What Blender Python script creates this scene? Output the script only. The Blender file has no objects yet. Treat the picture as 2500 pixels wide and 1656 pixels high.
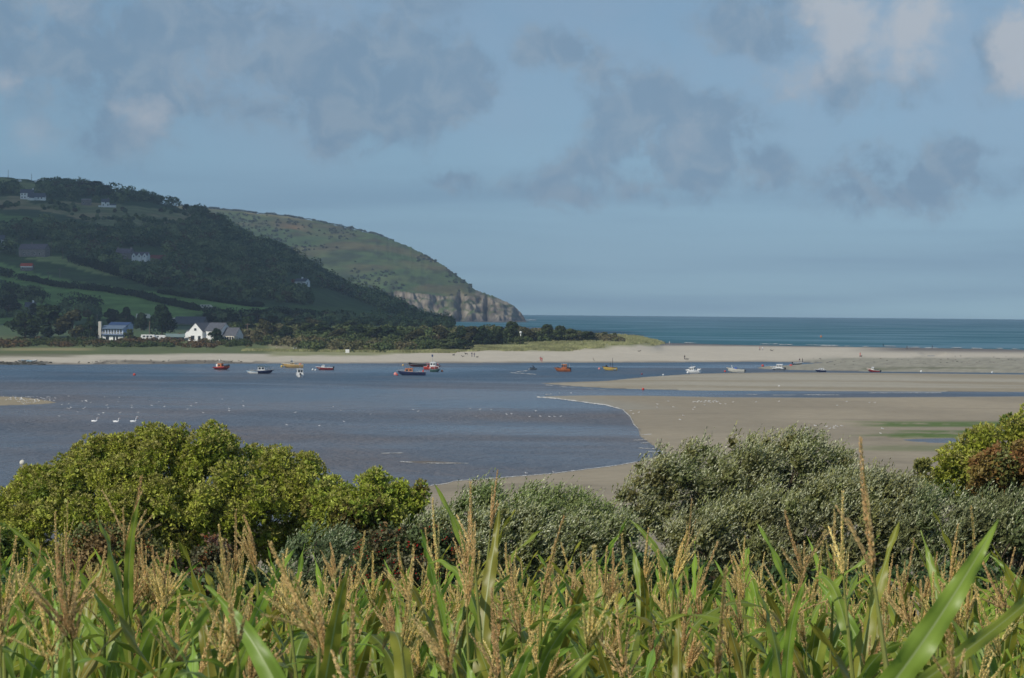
import bpy, bmesh, math, random
import numpy as np
from mathutils import Vector, Matrix
R_ = math.radians
rng = np.random.default_rng(11)
random.seed(5)
S = bpy.context.scene
COL = S.collection

# ------------------------------------------------------------------ camera
FPX, CAMZ, LEVEL, ROLL = 5900.0, 18.7, 755.0, 0.009
PITCH = math.atan((828 - LEVEL) / FPX)
_c, _s = math.cos(PITCH), math.sin(PITCH)
F0 = np.array([0, _c, -_s]); U0 = np.array([0, _s, _c]); R0 = np.array([1.0, 0, 0])
Rv = R0 * math.cos(ROLL) + U0 * math.sin(ROLL)
Uv = U0 * math.cos(ROLL) - R0 * math.sin(ROLL)
cam_d = bpy.data.cameras.new('camera'); cam = bpy.data.objects.new('camera', cam_d); COL.objects.link(cam)
cam_d.sensor_width = 23.5; cam_d.lens = FPX / 2500 * 23.5
cam_d.clip_start = 0.3; cam_d.clip_end = 30000
cam_d.dof.use_dof = True; cam_d.dof.focus_distance = 22; cam_d.dof.aperture_fstop = 11
cam.matrix_world = Matrix(((Rv[0], Uv[0], -F0[0], 0), (Rv[1], Uv[1], -F0[1], 0), (Rv[2], Uv[2], -F0[2], CAMZ), (0, 0, 0, 1)))
S.camera = cam
S.render.resolution_x, S.render.resolution_y = 1024, 678

# ------------------------------------------------------------------ sky, sun, exposure
SUN_AZ, SUN_EL = R_(225), R_(39)          # compass angle clockwise from +Y
sdir = Vector((math.sin(SUN_AZ) * math.cos(SUN_EL), math.cos(SUN_AZ) * math.cos(SUN_EL), math.sin(SUN_EL)))
sun_d = bpy.data.lights.new('sun', 'SUN'); sun = bpy.data.objects.new('sun', sun_d); COL.objects.link(sun)
sun_d.energy = 3.4; sun_d.angle = R_(0.5); sun_d.color = (1.0, 0.93, 0.82)
sun.rotation_euler = sdir.to_track_quat('Z', 'Y').to_euler(); sun.location = (-40, -30, 60)
S.view_settings.view_transform = 'Standard'; S.view_settings.look = 'None'
S.view_settings.exposure = 0.0; S.view_settings.gamma = 1.0
W = bpy.data.worlds.new('World'); S.world = W; W.use_nodes = True
S.cycles.max_bounces = 6; S.cycles.diffuse_bounces = 2; S.cycles.glossy_bounces = 2
S.cycles.transparent_max_bounces = 8; S.cycles.volume_bounces = 0; S.cycles.transmission_bounces = 2
S.cycles.sample_clamp_indirect = 4

class NT:
    def __init__(s, nt): s.nt = nt; s.nt.nodes.clear()
    def n(s, t, ins=None, **kw):
        o = s.nt.nodes.new(t)
        for k, v in kw.items(): setattr(o, k, v)
        for k, v in (ins or {}).items(): s.set(o.inputs[k], v)
        return o
    def set(s, sock, v):
        if isinstance(v, bpy.types.NodeSocket): s.nt.links.new(v, sock)
        elif isinstance(v, bpy.types.Node): s.nt.links.new(v.outputs[0], sock)
        else: sock.default_value = v
    def m(s, op, a, b=0.0, c=0.0, clamp=False):
        o = s.n('ShaderNodeMath', operation=op, use_clamp=clamp)
        s.set(o.inputs[0], a); s.set(o.inputs[1], b); s.set(o.inputs[2], c); return o.outputs[0]
    def vm(s, op, a, b=(0, 0, 0)):
        o = s.n('ShaderNodeVectorMath', operation=op); s.set(o.inputs[0], a); s.set(o.inputs[1], b); return o.outputs['Vector'] if op != 'LENGTH' else o.outputs['Value']
    def mix(s, f, a, b, blend='MIX'):
        o = s.n('ShaderNodeMix', data_type='RGBA', blend_type=blend)
        s.set(o.inputs[0], f); s.set(o.inputs[6], a); s.set(o.inputs[7], b); return o.outputs[2]
    def noise(s, vec, scale, detail=4, rough=0.5, dist=0.0):
        return s.n('ShaderNodeTexNoise', {'Vector': vec, 'Scale': scale, 'Detail': detail, 'Roughness': rough, 'Distortion': dist})
    def ramp(s, f, lo, hi, a=0.0, b=1.0, smooth=True):
        o = s.n('ShaderNodeMapRange', {'Value': f, 'From Min': lo, 'From Max': hi, 'To Min': a, 'To Max': b},
                interpolation_type='SMOOTHSTEP' if smooth else 'LINEAR'); return o.outputs[0]
def lin(r, g, b):
    f = lambda c: ((c / 255 + 0.055) / 1.055) ** 2.4 if c > 10 else c / 255 / 12.92
    return (f(r), f(g), f(b), 1)

w = NT(W.node_tree)
tc = w.n('ShaderNodeTexCoord').outputs['Generated']
xyz = w.n('ShaderNodeSeparateXYZ', {0: tc})
zc = w.m('ADD', w.m('MAXIMUM', xyz.outputs[2], 0.0), 0.11)
skyv = w.n('ShaderNodeCombineXYZ', {0: xyz.outputs[0], 1: xyz.outputs[1], 2: zc})
skyt = w.n('ShaderNodeTexSky', {'Vector': skyv}, sky_type='NISHITA', sun_disc=False, sun_elevation=SUN_EL, sun_rotation=SUN_AZ,
           altitude=0, air_density=1.0, dust_density=0.6, ozone_density=1.0)
SKY = 0.094
skyc = w.mix(1.0, skyt.outputs[0], (SKY * 0.95, SKY*1.07, SKY * 1.05, 1), 'MULTIPLY')
# clouds: soft fields of direction, placed where the sky shows them
def uv(px, py): return ((px - 1250) / FPX, (LEVEL - py) / FPX)
p2 = w.n('ShaderNodeCombineXYZ', {0: xyz.outputs[0], 1: xyz.outputs[2], 2: w.m('MULTIPLY', xyz.outputs[1], 0.6)}).outputs[0]
p2f = w.n('ShaderNodeCombineXYZ', {0: xyz.outputs[0], 1: xyz.outputs[2], 2: 0.0}).outputs[0]
wn = w.noise(p2, 30, 8, 0.62).outputs['Color']
wv = w.vm('MULTIPLY', w.vm('SUBTRACT', wn, (0.5, 0.5, 0.5)), (0.05, 0.04, 0))
pw = w.vm('ADD', p2f, wv)
n1 = w.noise(p2, 45, 9, 0.62, 0.3).outputs[0]
n2 = w.noise(p2, 9, 5, 0.55).outputs[0]
def field(blobs):
    acc = None
    for (px, py, sx, sy, a) in blobs:
        u, v = uv(px, py)
        d = w.vm('MULTIPLY', w.vm('SUBTRACT', pw, (u, v, 0)), (FPX / sx, FPX / sy, 0))
        f = w.ramp(w.vm('LENGTH', d), 1.0, 0.0, 0.0, a)
        acc = f if acc is None else w.m('MAXIMUM', acc, f)
    return acc
dark = field([(380, 120, 700, 330, 1.25), (60, 60, 560, 360, 1.0), (620, 160, 330, 230, 1.2), (880, 215, 340, 240, 2.2), (1090, 200, 190, 160, 2.0), (950, 260, 330, 120, 1.3), (1390, 130, 280, 130, 1.0), (1480, 180, 150, 110, 1.2),
              (1540, 230, 240, 150, 1.15), (1650, 340, 380, 220, 1.3), (1430, 430, 330, 130, 1.0), (1640, 440, 260, 120, 1.0), (1860, 60, 330, 150, 1.0), (1800, 400, 260, 130, 1.0), (2060, 200, 300, 120, 1.0),
              (2180, 440, 420, 150, 1.2), (2300, 380, 230, 90, .9), (2400, 130, 220, 200, .8), (1150, 440, 300, 60, .75), (760, 30, 600, 160, .85), (900, 350, 200, 130, .7), (300, 340, 380, 160, .75)])
dm = w.ramp(w.m('MULTIPLY', dark, w.ramp(n1, 0.3, 0.7, 0.3, 1.5)), 0.12, 0.85, 0.0, 1.0)
brt = field([(345, 285, 130, 150, .8), (120, 355, 130, 100, .6), (25, 235, 90, 80, .7), (170, 40, 130, 90, .6), (2010, 70, 190, 190, 1.7), (1940, 190, 120, 110, .9),
             (2190, 75, 230, 190, 1.5), (2480, 100, 170, 190, 2.0), (1650, 340, 150, 100, .6), (480, 180, 240, 150, .5), (2460, 10, 160, 120, .8)])
bm = w.ramp(w.m('MULTIPLY', brt, w.ramp(n1, 0.2, 0.75, 0.4, 1.4)), 0.12, 1.4, 0.0, 1.0)
# long faint streak bands low over the sea
bandv = w.n('ShaderNodeCombineXYZ', {0: w.m('MULTIPLY', xyz.outputs[0], 0.06), 1: xyz.outputs[2], 2: 0.3}).outputs[0]
bn = w.ramp(w.noise(bandv, 55, 4, 0.5).outputs[0], 0.35, 0.7, 0.0, 1.0)
lowm = w.m('MULTIPLY', bn, w.ramp(xyz.outputs[2], 0.085, 0.035, 0.0, 0.6))
c0 = w.mix(lowm, skyc, lin(118, 150, 176))
veil = w.ramp(n2, 0.36, 0.66, 0.06, 0.5)
c0 = w.mix(w.m('MULTIPLY', veil, w.ramp(xyz.outputs[2], 0.02, 0.09)), c0, lin(150, 170, 192))
n3 = w.noise(p2, 60, 6, 0.6, .5).outputs[0]
cdk = w.mix(w.ramp(n3, .38, .66), lin(120, 146, 170), lin(142, 161, 178))
c1 = w.mix(w.m('MULTIPLY', dm, .74), c0, cdk)
c2 = w.mix(w.m('MULTIPLY', bm, .92), c1, lin(180, 188, 197))
bg = w.n('ShaderNodeBackground', {'Color': c2, 'Strength': 1.0})
out = w.n('ShaderNodeOutputWorld', {'Surface': bg})

# ------------------------------------------------------------------ projection helpers (for reading positions off the ground)
def proj(x, y, z):
    dx, dy, dz = np.asarray(x, float), np.asarray(y, float), np.asarray(z, float) - CAMZ
    xc = dx * Rv[0] + dy * Rv[1] + dz * Rv[2]; yc = dx * Uv[0] + dy * Uv[1] + dz * Uv[2]; zz = dx * F0[0] + dy * F0[1] + dz * F0[2]
    zz = np.maximum(zz, 1e-3)
    return 1250 + FPX * xc / zz, 828 - FPX * yc / zz
def ray(px, py): return Rv * (px - 1250) / FPX + Uv * (828 - py) / FPX + F0
def at(px, py, Y):
    r = ray(px, py); t = Y / r[1]; return np.array([r[0] * t, Y, CAMZ + r[2] * t])
def flat(px, py, z=0.0):
    r = ray(px, py); t = (z - CAMZ) / r[2]; return np.array([r[0] * t, r[1] * t, z])
def sst(x, a, b):
    t = np.clip((x - a) / (b - a), 0, 1); return t * t * (3 - 2 * t)
def vnoise(x, y, seed=0):
    xi, yi = np.floor(x), np.floor(y); xf, yf = x - xi, y - yi
    def h(a, b):
        v = np.sin(a * 127.1 + b * 311.7 + seed * 74.7) * 43758.5453; return v - np.floor(v)
    u, v = xf * xf * (3 - 2 * xf), yf * yf * (3 - 2 * yf)
    return (h(xi, yi) * (1 - u) + h(xi + 1, yi) * u) * (1 - v) + (h(xi, yi + 1) * (1 - u) + h(xi + 1, yi + 1) * u) * v
def fbm(x, y, seed=0, o=4):
    a, s, t = 0, 1.0, 0
    for k in range(o): a = a + s * vnoise(x * 2 ** k, y * 2 ** k, seed + k * 7); t += s; s *= 0.5
    return a / t
def inpoly(px, py, poly):
    px, py = np.asarray(px, float), np.asarray(py, float); ins = np.zeros(px.shape, bool); n = len(poly)
    for i in range(n):
        x1, y1 = poly[i]; x2, y2 = poly[(i + 1) % n]
        c = ((y1 > py) != (y2 > py)); xx = (x2 - x1) * (py - y1) / ((y2 - y1) if y2 != y1 else 1e-9) + x1
        ins ^= (c & (px < xx))
    return ins
def sdist(x, y, poly):
    d = np.full(np.shape(x), 1e9); n = len(poly)
    for i in range(n):
        ax, ay = poly[i]; bx, by = poly[(i + 1) % n]
        ex, ey = bx - ax, by - ay; L = ex * ex + ey * ey + 1e-9
        t = np.clip(((x - ax) * ex + (y - ay) * ey) / L, 0, 1)
        d = np.minimum(d, np.hypot(x - ax - t * ex, y - ay - t * ey))
    return np.where(inpoly(x, y, poly), d, -d)

# ------------------------------------------------------------------ land outlines (map metres)
def M(*pts): return [tuple(flat(px, py)[:2]) for px, py in pts]
def mY(pc, Y): return ((pc - 1250) / FPX * Y, Y)
LA = M((-1500, 893), (0, 891), (130, 890.5), (600, 888), (1000, 887.5), (1300, 886), (1600, 885.5), (1860, 884), (1990, 886), (2060, 882), (1990, 887.5),
       (1935, 891.5), (1870, 895), (1845, 898), (1860, 901.5), (1950, 904), (2100, 907), (2500, 911), (3500, 918), (3500, 864), (2500, 854.5), (2100, 848.5), (1800, 843), (1620, 838)) + \
     [mY(1560, 1440), mY(1480, 1500), mY(1380, 1560), mY(1200, 1700), mY(1090, 1900), mY(1060, 2300), mY(1060, 3400), mY(-1500, 3400)]
LB = M((1315, 936), (1400, 933), (1480, 930.5), (1560, 922), (1700, 912.5), (1900, 909.5), (2100, 910.5), (2500, 914.5), (3500, 922), (3500, 966), (2500, 957.5),
       (2000, 955.5), (1700, 954), (1500, 949), (1400, 943.5))
LC = M((1309, 969), (1360, 973), (1420, 981), (1480, 989), (1520, 1000), (1538, 1016), (1545, 1035), (1558, 1047), (1562, 1065), (1590, 1085), (1622, 1106),
       (1600, 1114), (1575, 1124), (1500, 1137), (1350, 1156), (1200, 1168), (1110, 1175), (1060, 1185), (980, 1196), (900, 1212), (600, 1300), (0, 1450), (-1500, 1700)) + [(-600, 95), (-600, -60), (900, -60), (900, 400)] + M((3500, 976), (2500, 968), (2000, 971), (1760, 970), (1600, 966.5), (1450, 965.5), (1360, 966.8))
LD = M((-600, 968), (0, 968), (60, 970), (110, 977), (140, 983.5), (110, 986.5), (60, 989), (0, 990.5), (-600, 994))
LE = M((985, 1127), (1040, 1125), (1145, 1131), (1100, 1133), (1030, 1132))
POOL = M((2195, 1074), (2260, 1071), (2340, 1070), (2420, 1072), (2380, 1080), (2300, 1083), (2240, 1079))
POOL2 = M((2262, 868), (2282, 868.5), (2294, 874), (2276, 874.5))

# skylines of the two hills, (px, row)
SK1 = np.array([(-1500, 330), (-600, 395), (0, 431), (130, 445), (200, 462), (330, 478), (440, 508), (480, 524), (540, 546), (600, 584), (700, 619), (830, 704), (930, 736), (1050, 790), (1100, 802)], float)
SK2 = np.array([(-600, 440), (300, 490), (480, 505), (600, 517), (700, 527), (800, 545), (900, 567), (1000, 602), (1060, 634), (1100, 661), (1130, 682), (1157, 706), (1200, 722), (1250, 744), (1272, 764), (1285, 786)], float)
def hy(pc): return LEVEL + ROLL * (pc - 1250)
def Yr1(pc): return np.interp(pc, [-600, 0, 600, 1050], [2350, 2300, 2120, 1900])
def h1(pc, Y):
    row = np.interp(pc, SK1[:, 0], SK1[:, 1]); yr = Yr1(pc)
    zr = CAMZ + (hy(pc) - row) * yr / FPX
    zf = np.interp(pc, [-600, 850, 1100, 1250], [9, 8, 3, 0])
    s = (Y - 1250) / (yr - 1250)
    sh = np.clip(s, 0, 1) ** 1.12
    z = zf + (zr - zf) * sh + 5 * (fbm(pc / 130, Y / 160, 3) - 0.5) * np.clip(s, 0, 1) * (1 - np.clip(s, 0, 1)) * 4
    z = np.where(s > 1, zr - (Y - yr) * 0.22, z)
    return np.where(pc > 1100, -6 + 0 * z, z)
def Hg(x, Y):
    """ground height everywhere this side of the headland"""
    x, Y = np.asarray(x, float), np.asarray(Y, float)
    pc = 1250 + FPX * x / np.maximum(Y, 1)
    sa, sb, sc, sd_, se = (sdist(x, Y, p) for p in (LA, LB, LC, LD, LE))
    right = sst(pc, 1600, 1680)
    beach = np.clip(sa / 22, -1.5, 0.35) + np.where(sa > 7, 1, 0) * sst(sa, 7, 90) * (1.2 - 0.3 * right)
    plate = np.interp(Y, [900, 960, 1060, 1100, 1160, 1250], [0, 0.2, 1.2, 3.4, 4.6, 6.8]) * np.interp(pc, [0, 800, 1000, 1150, 1350], [1, 1, .7, .45, 0])
    dune = np.interp(pc, [560, 700, 850, 1000, 1150, 1300, 1450, 1540, 1590, 1618], [0, .4, 1.2, 2.6, 3.6, 4.6, 4.8, 3.9, 2.2, 0]) * sst(Y, 960, 1060) * (1 - sst(Y, 1250, 1420) * (pc > 1000))
    dune = dune * (0.75 + 0.5 * fbm(x / 26, Y / 45, 5))
    za = beach + np.where(sa > 0, plate + dune, 0)
    za = np.where((Y > 1250) & (pc < 1100), np.maximum(za, h1(pc, Y)), za)
    near = np.interp(Y, [-10, 0, 6, 20, 24, 40, 60, 100, 140, 200], [18.3, 17.0, 16.0, 14.3, 13.7, 11.0, 8.3, 3.4, .6, 0.0])
    zc_ = np.clip(sc / 45, -1.5, 0.3) + np.where(sc > 0, near * np.clip(sc / 20, 0, 1) if True else 0, 0)
    z = np.maximum.reduce([za, np.clip(sb / 45, -1.5, 0.3), zc_, np.clip(sd_ / 60, -1.5, 0.12), np.clip(se / 40, -1.5, 0.05)])
    pl = np.maximum(sdist(x, Y, POOL), sdist(x, Y, POOL2))
    return np.where(pl > -3, np.minimum(z, -pl / 40 + 0.0), z)
def hit(px, py, y0=150, y1=2500):
    r = ray(px, py); Ys = np.arange(y0, y1, 2.0); t = Ys / r[1]
    zz = CAMZ + r[2] * t; g = np.maximum(Hg(r[0] * t, Ys), 0)
    k = int(np.argmax(zz <= g)) if np.any(zz <= g) else len(Ys) - 1
    return Vector((r[0] * t[k], Ys[k], g[k]))

# ------------------------------------------------------------------ mesh helpers
def setp(o, label=None, cat=None, group=None, kind=None):
    if label: o['label'] = label
    if cat: o['category'] = cat
    if group: o['group'] = group
    if kind: o['kind'] = kind
    return o
def link(name, me, mat=None, parent=None):
    if mat is not None and len(me.materials) == 0: me.materials.append(mat)
    o = bpy.data.objects.new(name, me); COL.objects.link(o)
    if parent is not None: o.parent = parent
    return o
def mesh_np(name, V, Fq, col=None, smooth=False):
    """V (n,3), Fq (m,k) all faces with k corners"""
    me = bpy.data.meshes.new(name); V = np.ascontiguousarray(V, np.float32); Fq = np.ascontiguousarray(Fq, np.int32)
    m, k = Fq.shape
    me.vertices.add(len(V)); me.vertices.foreach_set('co', V.ravel())
    me.loops.add(m * k); me.loops.foreach_set('vertex_index', Fq.ravel())
    me.polygons.add(m); me.polygons.foreach_set('loop_start', np.arange(0, m * k, k, dtype=np.int32))
    try: me.polygons.foreach_set('loop_total', np.full(m, k, np.int32))
    except Exception: pass
    if smooth: me.polygons.foreach_set('use_smooth', np.ones(m, bool))
    me.update(calc_edges=True); me.validate()
    if col is not None:
        a = me.color_attributes.new('col', 'FLOAT_COLOR', 'POINT'); c = np.ones((len(V), 4), np.float32); c[:, :3] = col
        a.data.foreach_set('color', c.ravel())
    return me
def grid_mesh(name, X, Y, Z, col=None, smooth=True):
    r, c = X.shape; idx = np.arange(r * c).reshape(r, c)
    Fq = np.stack([idx[:-1, :-1], idx[:-1, 1:], idx[1:, 1:], idx[1:, :-1]], -1).reshape(-1, 4)
    return mesh_np(name, np.stack([X, Y, Z], -1).reshape(-1, 3), Fq, None if col is None else col.reshape(-1, 3), smooth)

def mat_plain(name, c, rough=0.6, metal=0.0, var=0.12, scale=3.0, spec=0.4):
    m = bpy.data.materials.new(name); m.use_nodes = True; t = NT(m.node_tree)
    pos = t.n('ShaderNodeTexCoord').outputs['Object']
    nz = t.noise(pos, scale, 4, 0.6).outputs[0]
    cc = t.mix(t.ramp(nz, 0.3, 0.7), (*[v * (1 - var) for v in c[:3]], 1), (*[min(1, v * (1 + var)) for v in c[:3]], 1))
    b = t.n('ShaderNodeBsdfPrincipled', {'Base Color': cc, 'Roughness': rough, 'Metallic': metal, 'Specular IOR Level': spec})
    t.n('ShaderNodeOutputMaterial', {'Surface': b}); return m
def mat_col(name, rough=0.9, scale=0.5, amp=0.25, bump=0.0, bscale=1.0, spec=0.1, stretch=(1, 1, 1)):
    m = bpy.data.materials.new(name); m.use_nodes = True; t = NT(m.node_tree)
    at_ = t.n('ShaderNodeAttribute', attribute_name='col').outputs['Color']
    pos = t.vm('MULTIPLY', t.n('ShaderNodeTexCoord').outputs['Object'], stretch)
    nz = t.noise(pos, scale, 6, 0.65).outputs[0]
    g = t.ramp(nz, 0.25, 0.75, 1 - amp, 1 + amp)
    cc = t.mix(1.0, at_, t.n('ShaderNodeCombineColor', {0: g, 1: g, 2: g}), 'MULTIPLY')
    ins = {'Base Color': cc, 'Roughness': rough, 'Specular IOR Level': spec}
    if bump > 0:
        bn_ = t.noise(pos, bscale, 5, 0.6).outputs[0]
        ins['Normal'] = t.n('ShaderNodeBump', {'Height': bn_, 'Strength': 1.0, 'Distance': bump}).outputs[0]
    b = t.n('ShaderNodeBsdfPrincipled', ins); t.n('ShaderNodeOutputMaterial', {'Surface': b}); return m
def mat_leaf(name, trans=0.25, rough=0.55, spec=0.25):
    m = bpy.data.materials.new(name); m.use_nodes = True; t = NT(m.node_tree)
    a = t.n('ShaderNodeAttribute', attribute_name='col').outputs['Color']
    oi = t.n('ShaderNodeObjectInfo').outputs['Random']
    cc = t.n('ShaderNodeHueSaturation', {'Color': a, 'Hue': t.ramp(oi, 0, 1, 0.485, 0.515, False), 'Value': t.ramp(oi, 0, 1, 0.85, 1.15, False)}).outputs[0]
    b = t.n('ShaderNodeBsdfPrincipled', {'Base Color': cc, 'Roughness': rough, 'Specular IOR Level': spec})
    tr = t.n('ShaderNodeBsdfTranslucent', {'Color': cc})
    mx = t.n('ShaderNodeMixShader', {0: trans, 1: b.outputs[0], 2: tr.outputs[0]})
    t.n('ShaderNodeOutputMaterial', {'Surface': mx}); return m
# ------------------------------------------------------------------ ground colours
C_ = lambda *c: np.array(c, float)
DRY, WETS, MUD, DARKW = C_(.52, .46, .36), C_(.295, .245, .17), C_(.28, .235, .16), C_(.15, .13, .11)
SHING, MARSH, MARSHY, GRASS = C_(.30, .275, .205), C_(.10, .12, .04), C_(.28, .24, .11), C_(.075, .12, .04)
HEATH, WOODF, FIELD, FIELDL, BRACK = C_(.11, .10, .045), C_(.04, .06, .025), C_(.15, .23, .065), C_(.24, .28, .10), C_(.17, .09, .04)
def mixc(a, b, t): t = np.asarray(t)[..., None]; return a * (1 - t) + b * t
P_TOPF = [(-300, 430), (0, 432), (140, 458), (120, 470), (60, 462), (-300, 460)]
P_HEATH = [(-300, 480), (60, 478), (80, 500), (160, 492), (230, 496), (330, 503), (430, 515), (500, 522), (430, 545), (330, 552), (270, 552), (200, 537), (120, 517), (60, 510), (-300, 510)]
P_SMALLF = [(-300, 520), (0, 522), (105, 534), (105, 539), (0, 546), (-300, 546)]
P_STRIP = [(60, 632), (110, 622), (150, 626), (200, 643), (250, 660), (305, 674), (280, 677), (210, 662), (140, 643)]
P_FIELDS = [(-600, 600), (0, 640), (60, 660), (100, 672), (200, 690), (280, 703), (380, 716), (480, 728), (560, 738), (640, 748), (700, 757), (660, 768), (560, 762), (500, 768), (430, 780), (300, 775), (0, 790), (-600, 800)]
P_LOWR = [(700, 745), (860, 750), (980, 765), (1060, 785), (1040, 792), (900, 782), (760, 775)]
P_MIDR = [(740, 700), (800, 705), (900, 735), (1010, 775), (960, 772), (860, 752), (780, 735)]
def ground_col(x, Y, z):
    pc, pr = proj(x, Y, z)
    sa, sb, sc, sd_ = (sdist(x, Y, p) for p in (LA, LB, LC, LD))
    n = fbm(x / 9, Y / 22, 1, 5); nb = fbm(x / 60, Y / 60, 2, 4)
    c = np.zeros(x.shape + (3,)) + DARKW
    # bars
    streak = fbm(x / 90, Y / 13, 9, 4)
    cb = mixc(MUD * 1.08, C_(.38, .34, .26), sst(streak, .42, .66)); c = np.where((sb > 0)[..., None], cb, c)
    cc = mixc(WETS, WETS * 1.2, sst(fbm(x / 30, Y / 60, 12), .35, .7))
    cc = mixc(cc, WETS * .82, sst(fbm(x / 70, Y / 9, 14), .58, .75) * .7)
    gr = fbm(x / 45, Y / 7, 17, 4)
    green = sst(pc + 260 * (fbm(x / 30, Y / 6, 19) - .5), 2040, 2190) * np.clip(sst(pr, 1026, 1033) * (1 - sst(pr, 1040, 1045)) + sst(pr, 1048, 1054) * (1 - sst(pr, 1067, 1071)) + .45 * sst(pr, 1082, 1090) * (1 - sst(pr, 1098, 1106)), 0, 1) * sst(gr + .35 * (vnoise(x / 1.8, Y / 3.2, 201) - .5) + .2 * (vnoise(x / .8, Y / 2.2, 203) - .5), .14, .42)
    cc = mixc(cc, C_(.095, .145, .028), green * .97)
    cc = mixc(C_(.30, .27, .21), cc, np.clip(sst(sc, 1.0, 14) + sst(pc, 1340, 1700) * (pr > 1000) + (pr > 1000), 0, 1))
    c = np.where((sc > 0)[..., None], cc, c)
    cd = mixc(C_(.28, .23, .15), C_(.34, .28, .18), n); c = np.where((sd_ > 0)[..., None], cd, c)
    # far land
    wet = 1 - sst(sa + 6 * (n - .5), 1, 13)
    ca = mixc(DRY * (0.93 + .14 * n[..., None]), C_(.25, .21, .155), wet)
    sea_side = sst(Y, 1130, 1250) * sst(pc, 1560, 1640) * sst(pr, 1000, 1001) * 0
    ca = mixc(ca, C_(.155, .135, .115), sst(pr - hy(pc), 101, 89) * sst(pc + 3 * (pr - 850), 2050, 2230) * (pr < 880))
    ca = mixc(ca, C_(.15, .135, .125), (1 - sst(pr - hy(pc) + 2 * (n - .5), 83, 88)) * (pc > 1590))
    shing = sst(pc, 1835, 1850) * sst(pr + (pc < 2140) * (2140 - pc) * .02 - 8 * (n - .5), 872, 877) * sst(pc + (pr - 880) * 12 + 40 * (nb - .5), 1880, 2040) + (pc > 1835) * (pr > 894)
    sp = vnoise(x / 1.6, Y / 3.5, 31) * .5 + vnoise(x / .7, Y / 2, 33) * .5
    ca = mixc(ca, SHING * (0.72 + .6 * sp[..., None]), np.clip(shing, 0, 1))
    weed = sst(pc, 2090, 2130) * (sst(pr, 896, 899) * (1 - sst(pr, 901.5, 905))) * sst(fbm(x / 22, Y / 30, 37), .35, .6)
    ca = mixc(ca, C_(.10, .105, .035), np.clip(weed, 0, 1) * .85)
    # saltmarsh on the left: yellow strip, green, then rough grass
    lft = 1 - sst(pc, 560, 720)
    mrow = 866 + (fbm(x / 30, Y / 40, 41) - .5) * 7 - sst(pc, 200, 620) * 2
    green_m = (1 - sst(pr, mrow - 2, mrow + 2)) * (1 - sst(pc, 650, 760))
    ca = mixc(ca, MARSH * (0.85 + .4 * n[..., None]), green_m)
    yel = sst(pr, 849, 851) * (1 - sst(pr, 855, 858)) * (1 - sst(pc, 190, 260)) * sst(pc, -40, 40)
    ca = mixc(ca, MARSHY, yel * .9)
    ol = (1 - sst(pc, 150, 230)) * sst(pr, 862, 864) * (1 - sst(pr, 870, 874)) * sst(fbm(x / 25, Y / 25, 44), .35, .55)
    ca = mixc(ca, C_(.13, .125, .06), ol * .8)
    weedline = (pc > 150) * (1 - sst(pc, 600, 700)) * sst(pr, 879.5, 881) * (1 - sst(pr, 887, 889)) * sst(fbm(x / 6, Y / 9, 46), .42, .55)
    ca = mixc(ca, C_(.12, .10, .075), weedline * .85)
    ca = mixc(ca, C_(.07, .065, .05), (1 - sst(pc, 100, 140)) * sst(pr, 882.5, 884) * .95)
    # dunes: marram over sand
    gedge = np.interp(pc, [650, 720, 850, 1000, 1060, 1150, 1250, 1380, 1420, 1500, 1560, 1600, 1625], [872, 871, 869, 865, 862, 857, 857, 858, 853, 849, 846, 846, 838])
    gedge = gedge + 5 * (fbm(x / 10, Y / 30, 51) - .5)
    dg = (1 - sst(pr, gedge - 2.5, gedge + .5)) * sst(pc, 640, 680) * (1 - sst(pc, 1612, 1622)) * (Y < 1600)
    mar = mixc(C_(.20, .21, .09), C_(.33, .31, .16), n)
    ca = mixc(ca, mar, dg)
    path = np.exp(-((pr - (838 + (pc - 640) * .19)) / 2.2) ** 2) * (pc > 635) * (pc < 705); ca = mixc(ca, C_(.2, .14, .09), path * .8)
    # hillside
    hs = (Y > 1090) & (pc < 1120)
    ch = mixc(WOODF * 1.5, GRASS * .8, sst(nb, .4, .65))
    wob = (fbm(x / 14, Y / 60, 61) - .5) * 14
    def put(ch, poly, col): return np.where(inpoly(pc + wob, pr + wob * .4, poly)[..., None], col, ch)
    ch = put(ch, P_TOPF, mixc(FIELDL, C_(.2, .2, .08), n)); hc = mixc(C_(.18, .195, .085), C_(.30, .24, .12), sst(fbm(x / 25, Y / 60, 65), .45, .7)); ch = put(ch, P_HEATH, hc)
    ch = put(ch, P_SMALLF, np.zeros(x.shape + (3,)) + FIELD * .8); ch = put(ch, P_STRIP, np.zeros(x.shape + (3,)) + FIELDL)
    ch = put(ch, P_FIELDS, mixc(FIELD * .92, FIELD * 1.2, n)); ch = put(ch, P_LOWR, mixc(GRASS * .8, FIELD * .6, n)); ch = put(ch, P_MIDR, mixc(GRASS * .6, GRASS, n))
    ca = np.where(hs[..., None], ch, ca)
    c = np.where((sa > 0)[..., None], ca, c)
    # near slope: soil and rough grass
    nr = sst(-Y, -150, -110); c = mixc(c, mixc(C_(.09, .08, .04), C_(.06, .085, .03), n), nr)
    return c

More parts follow.
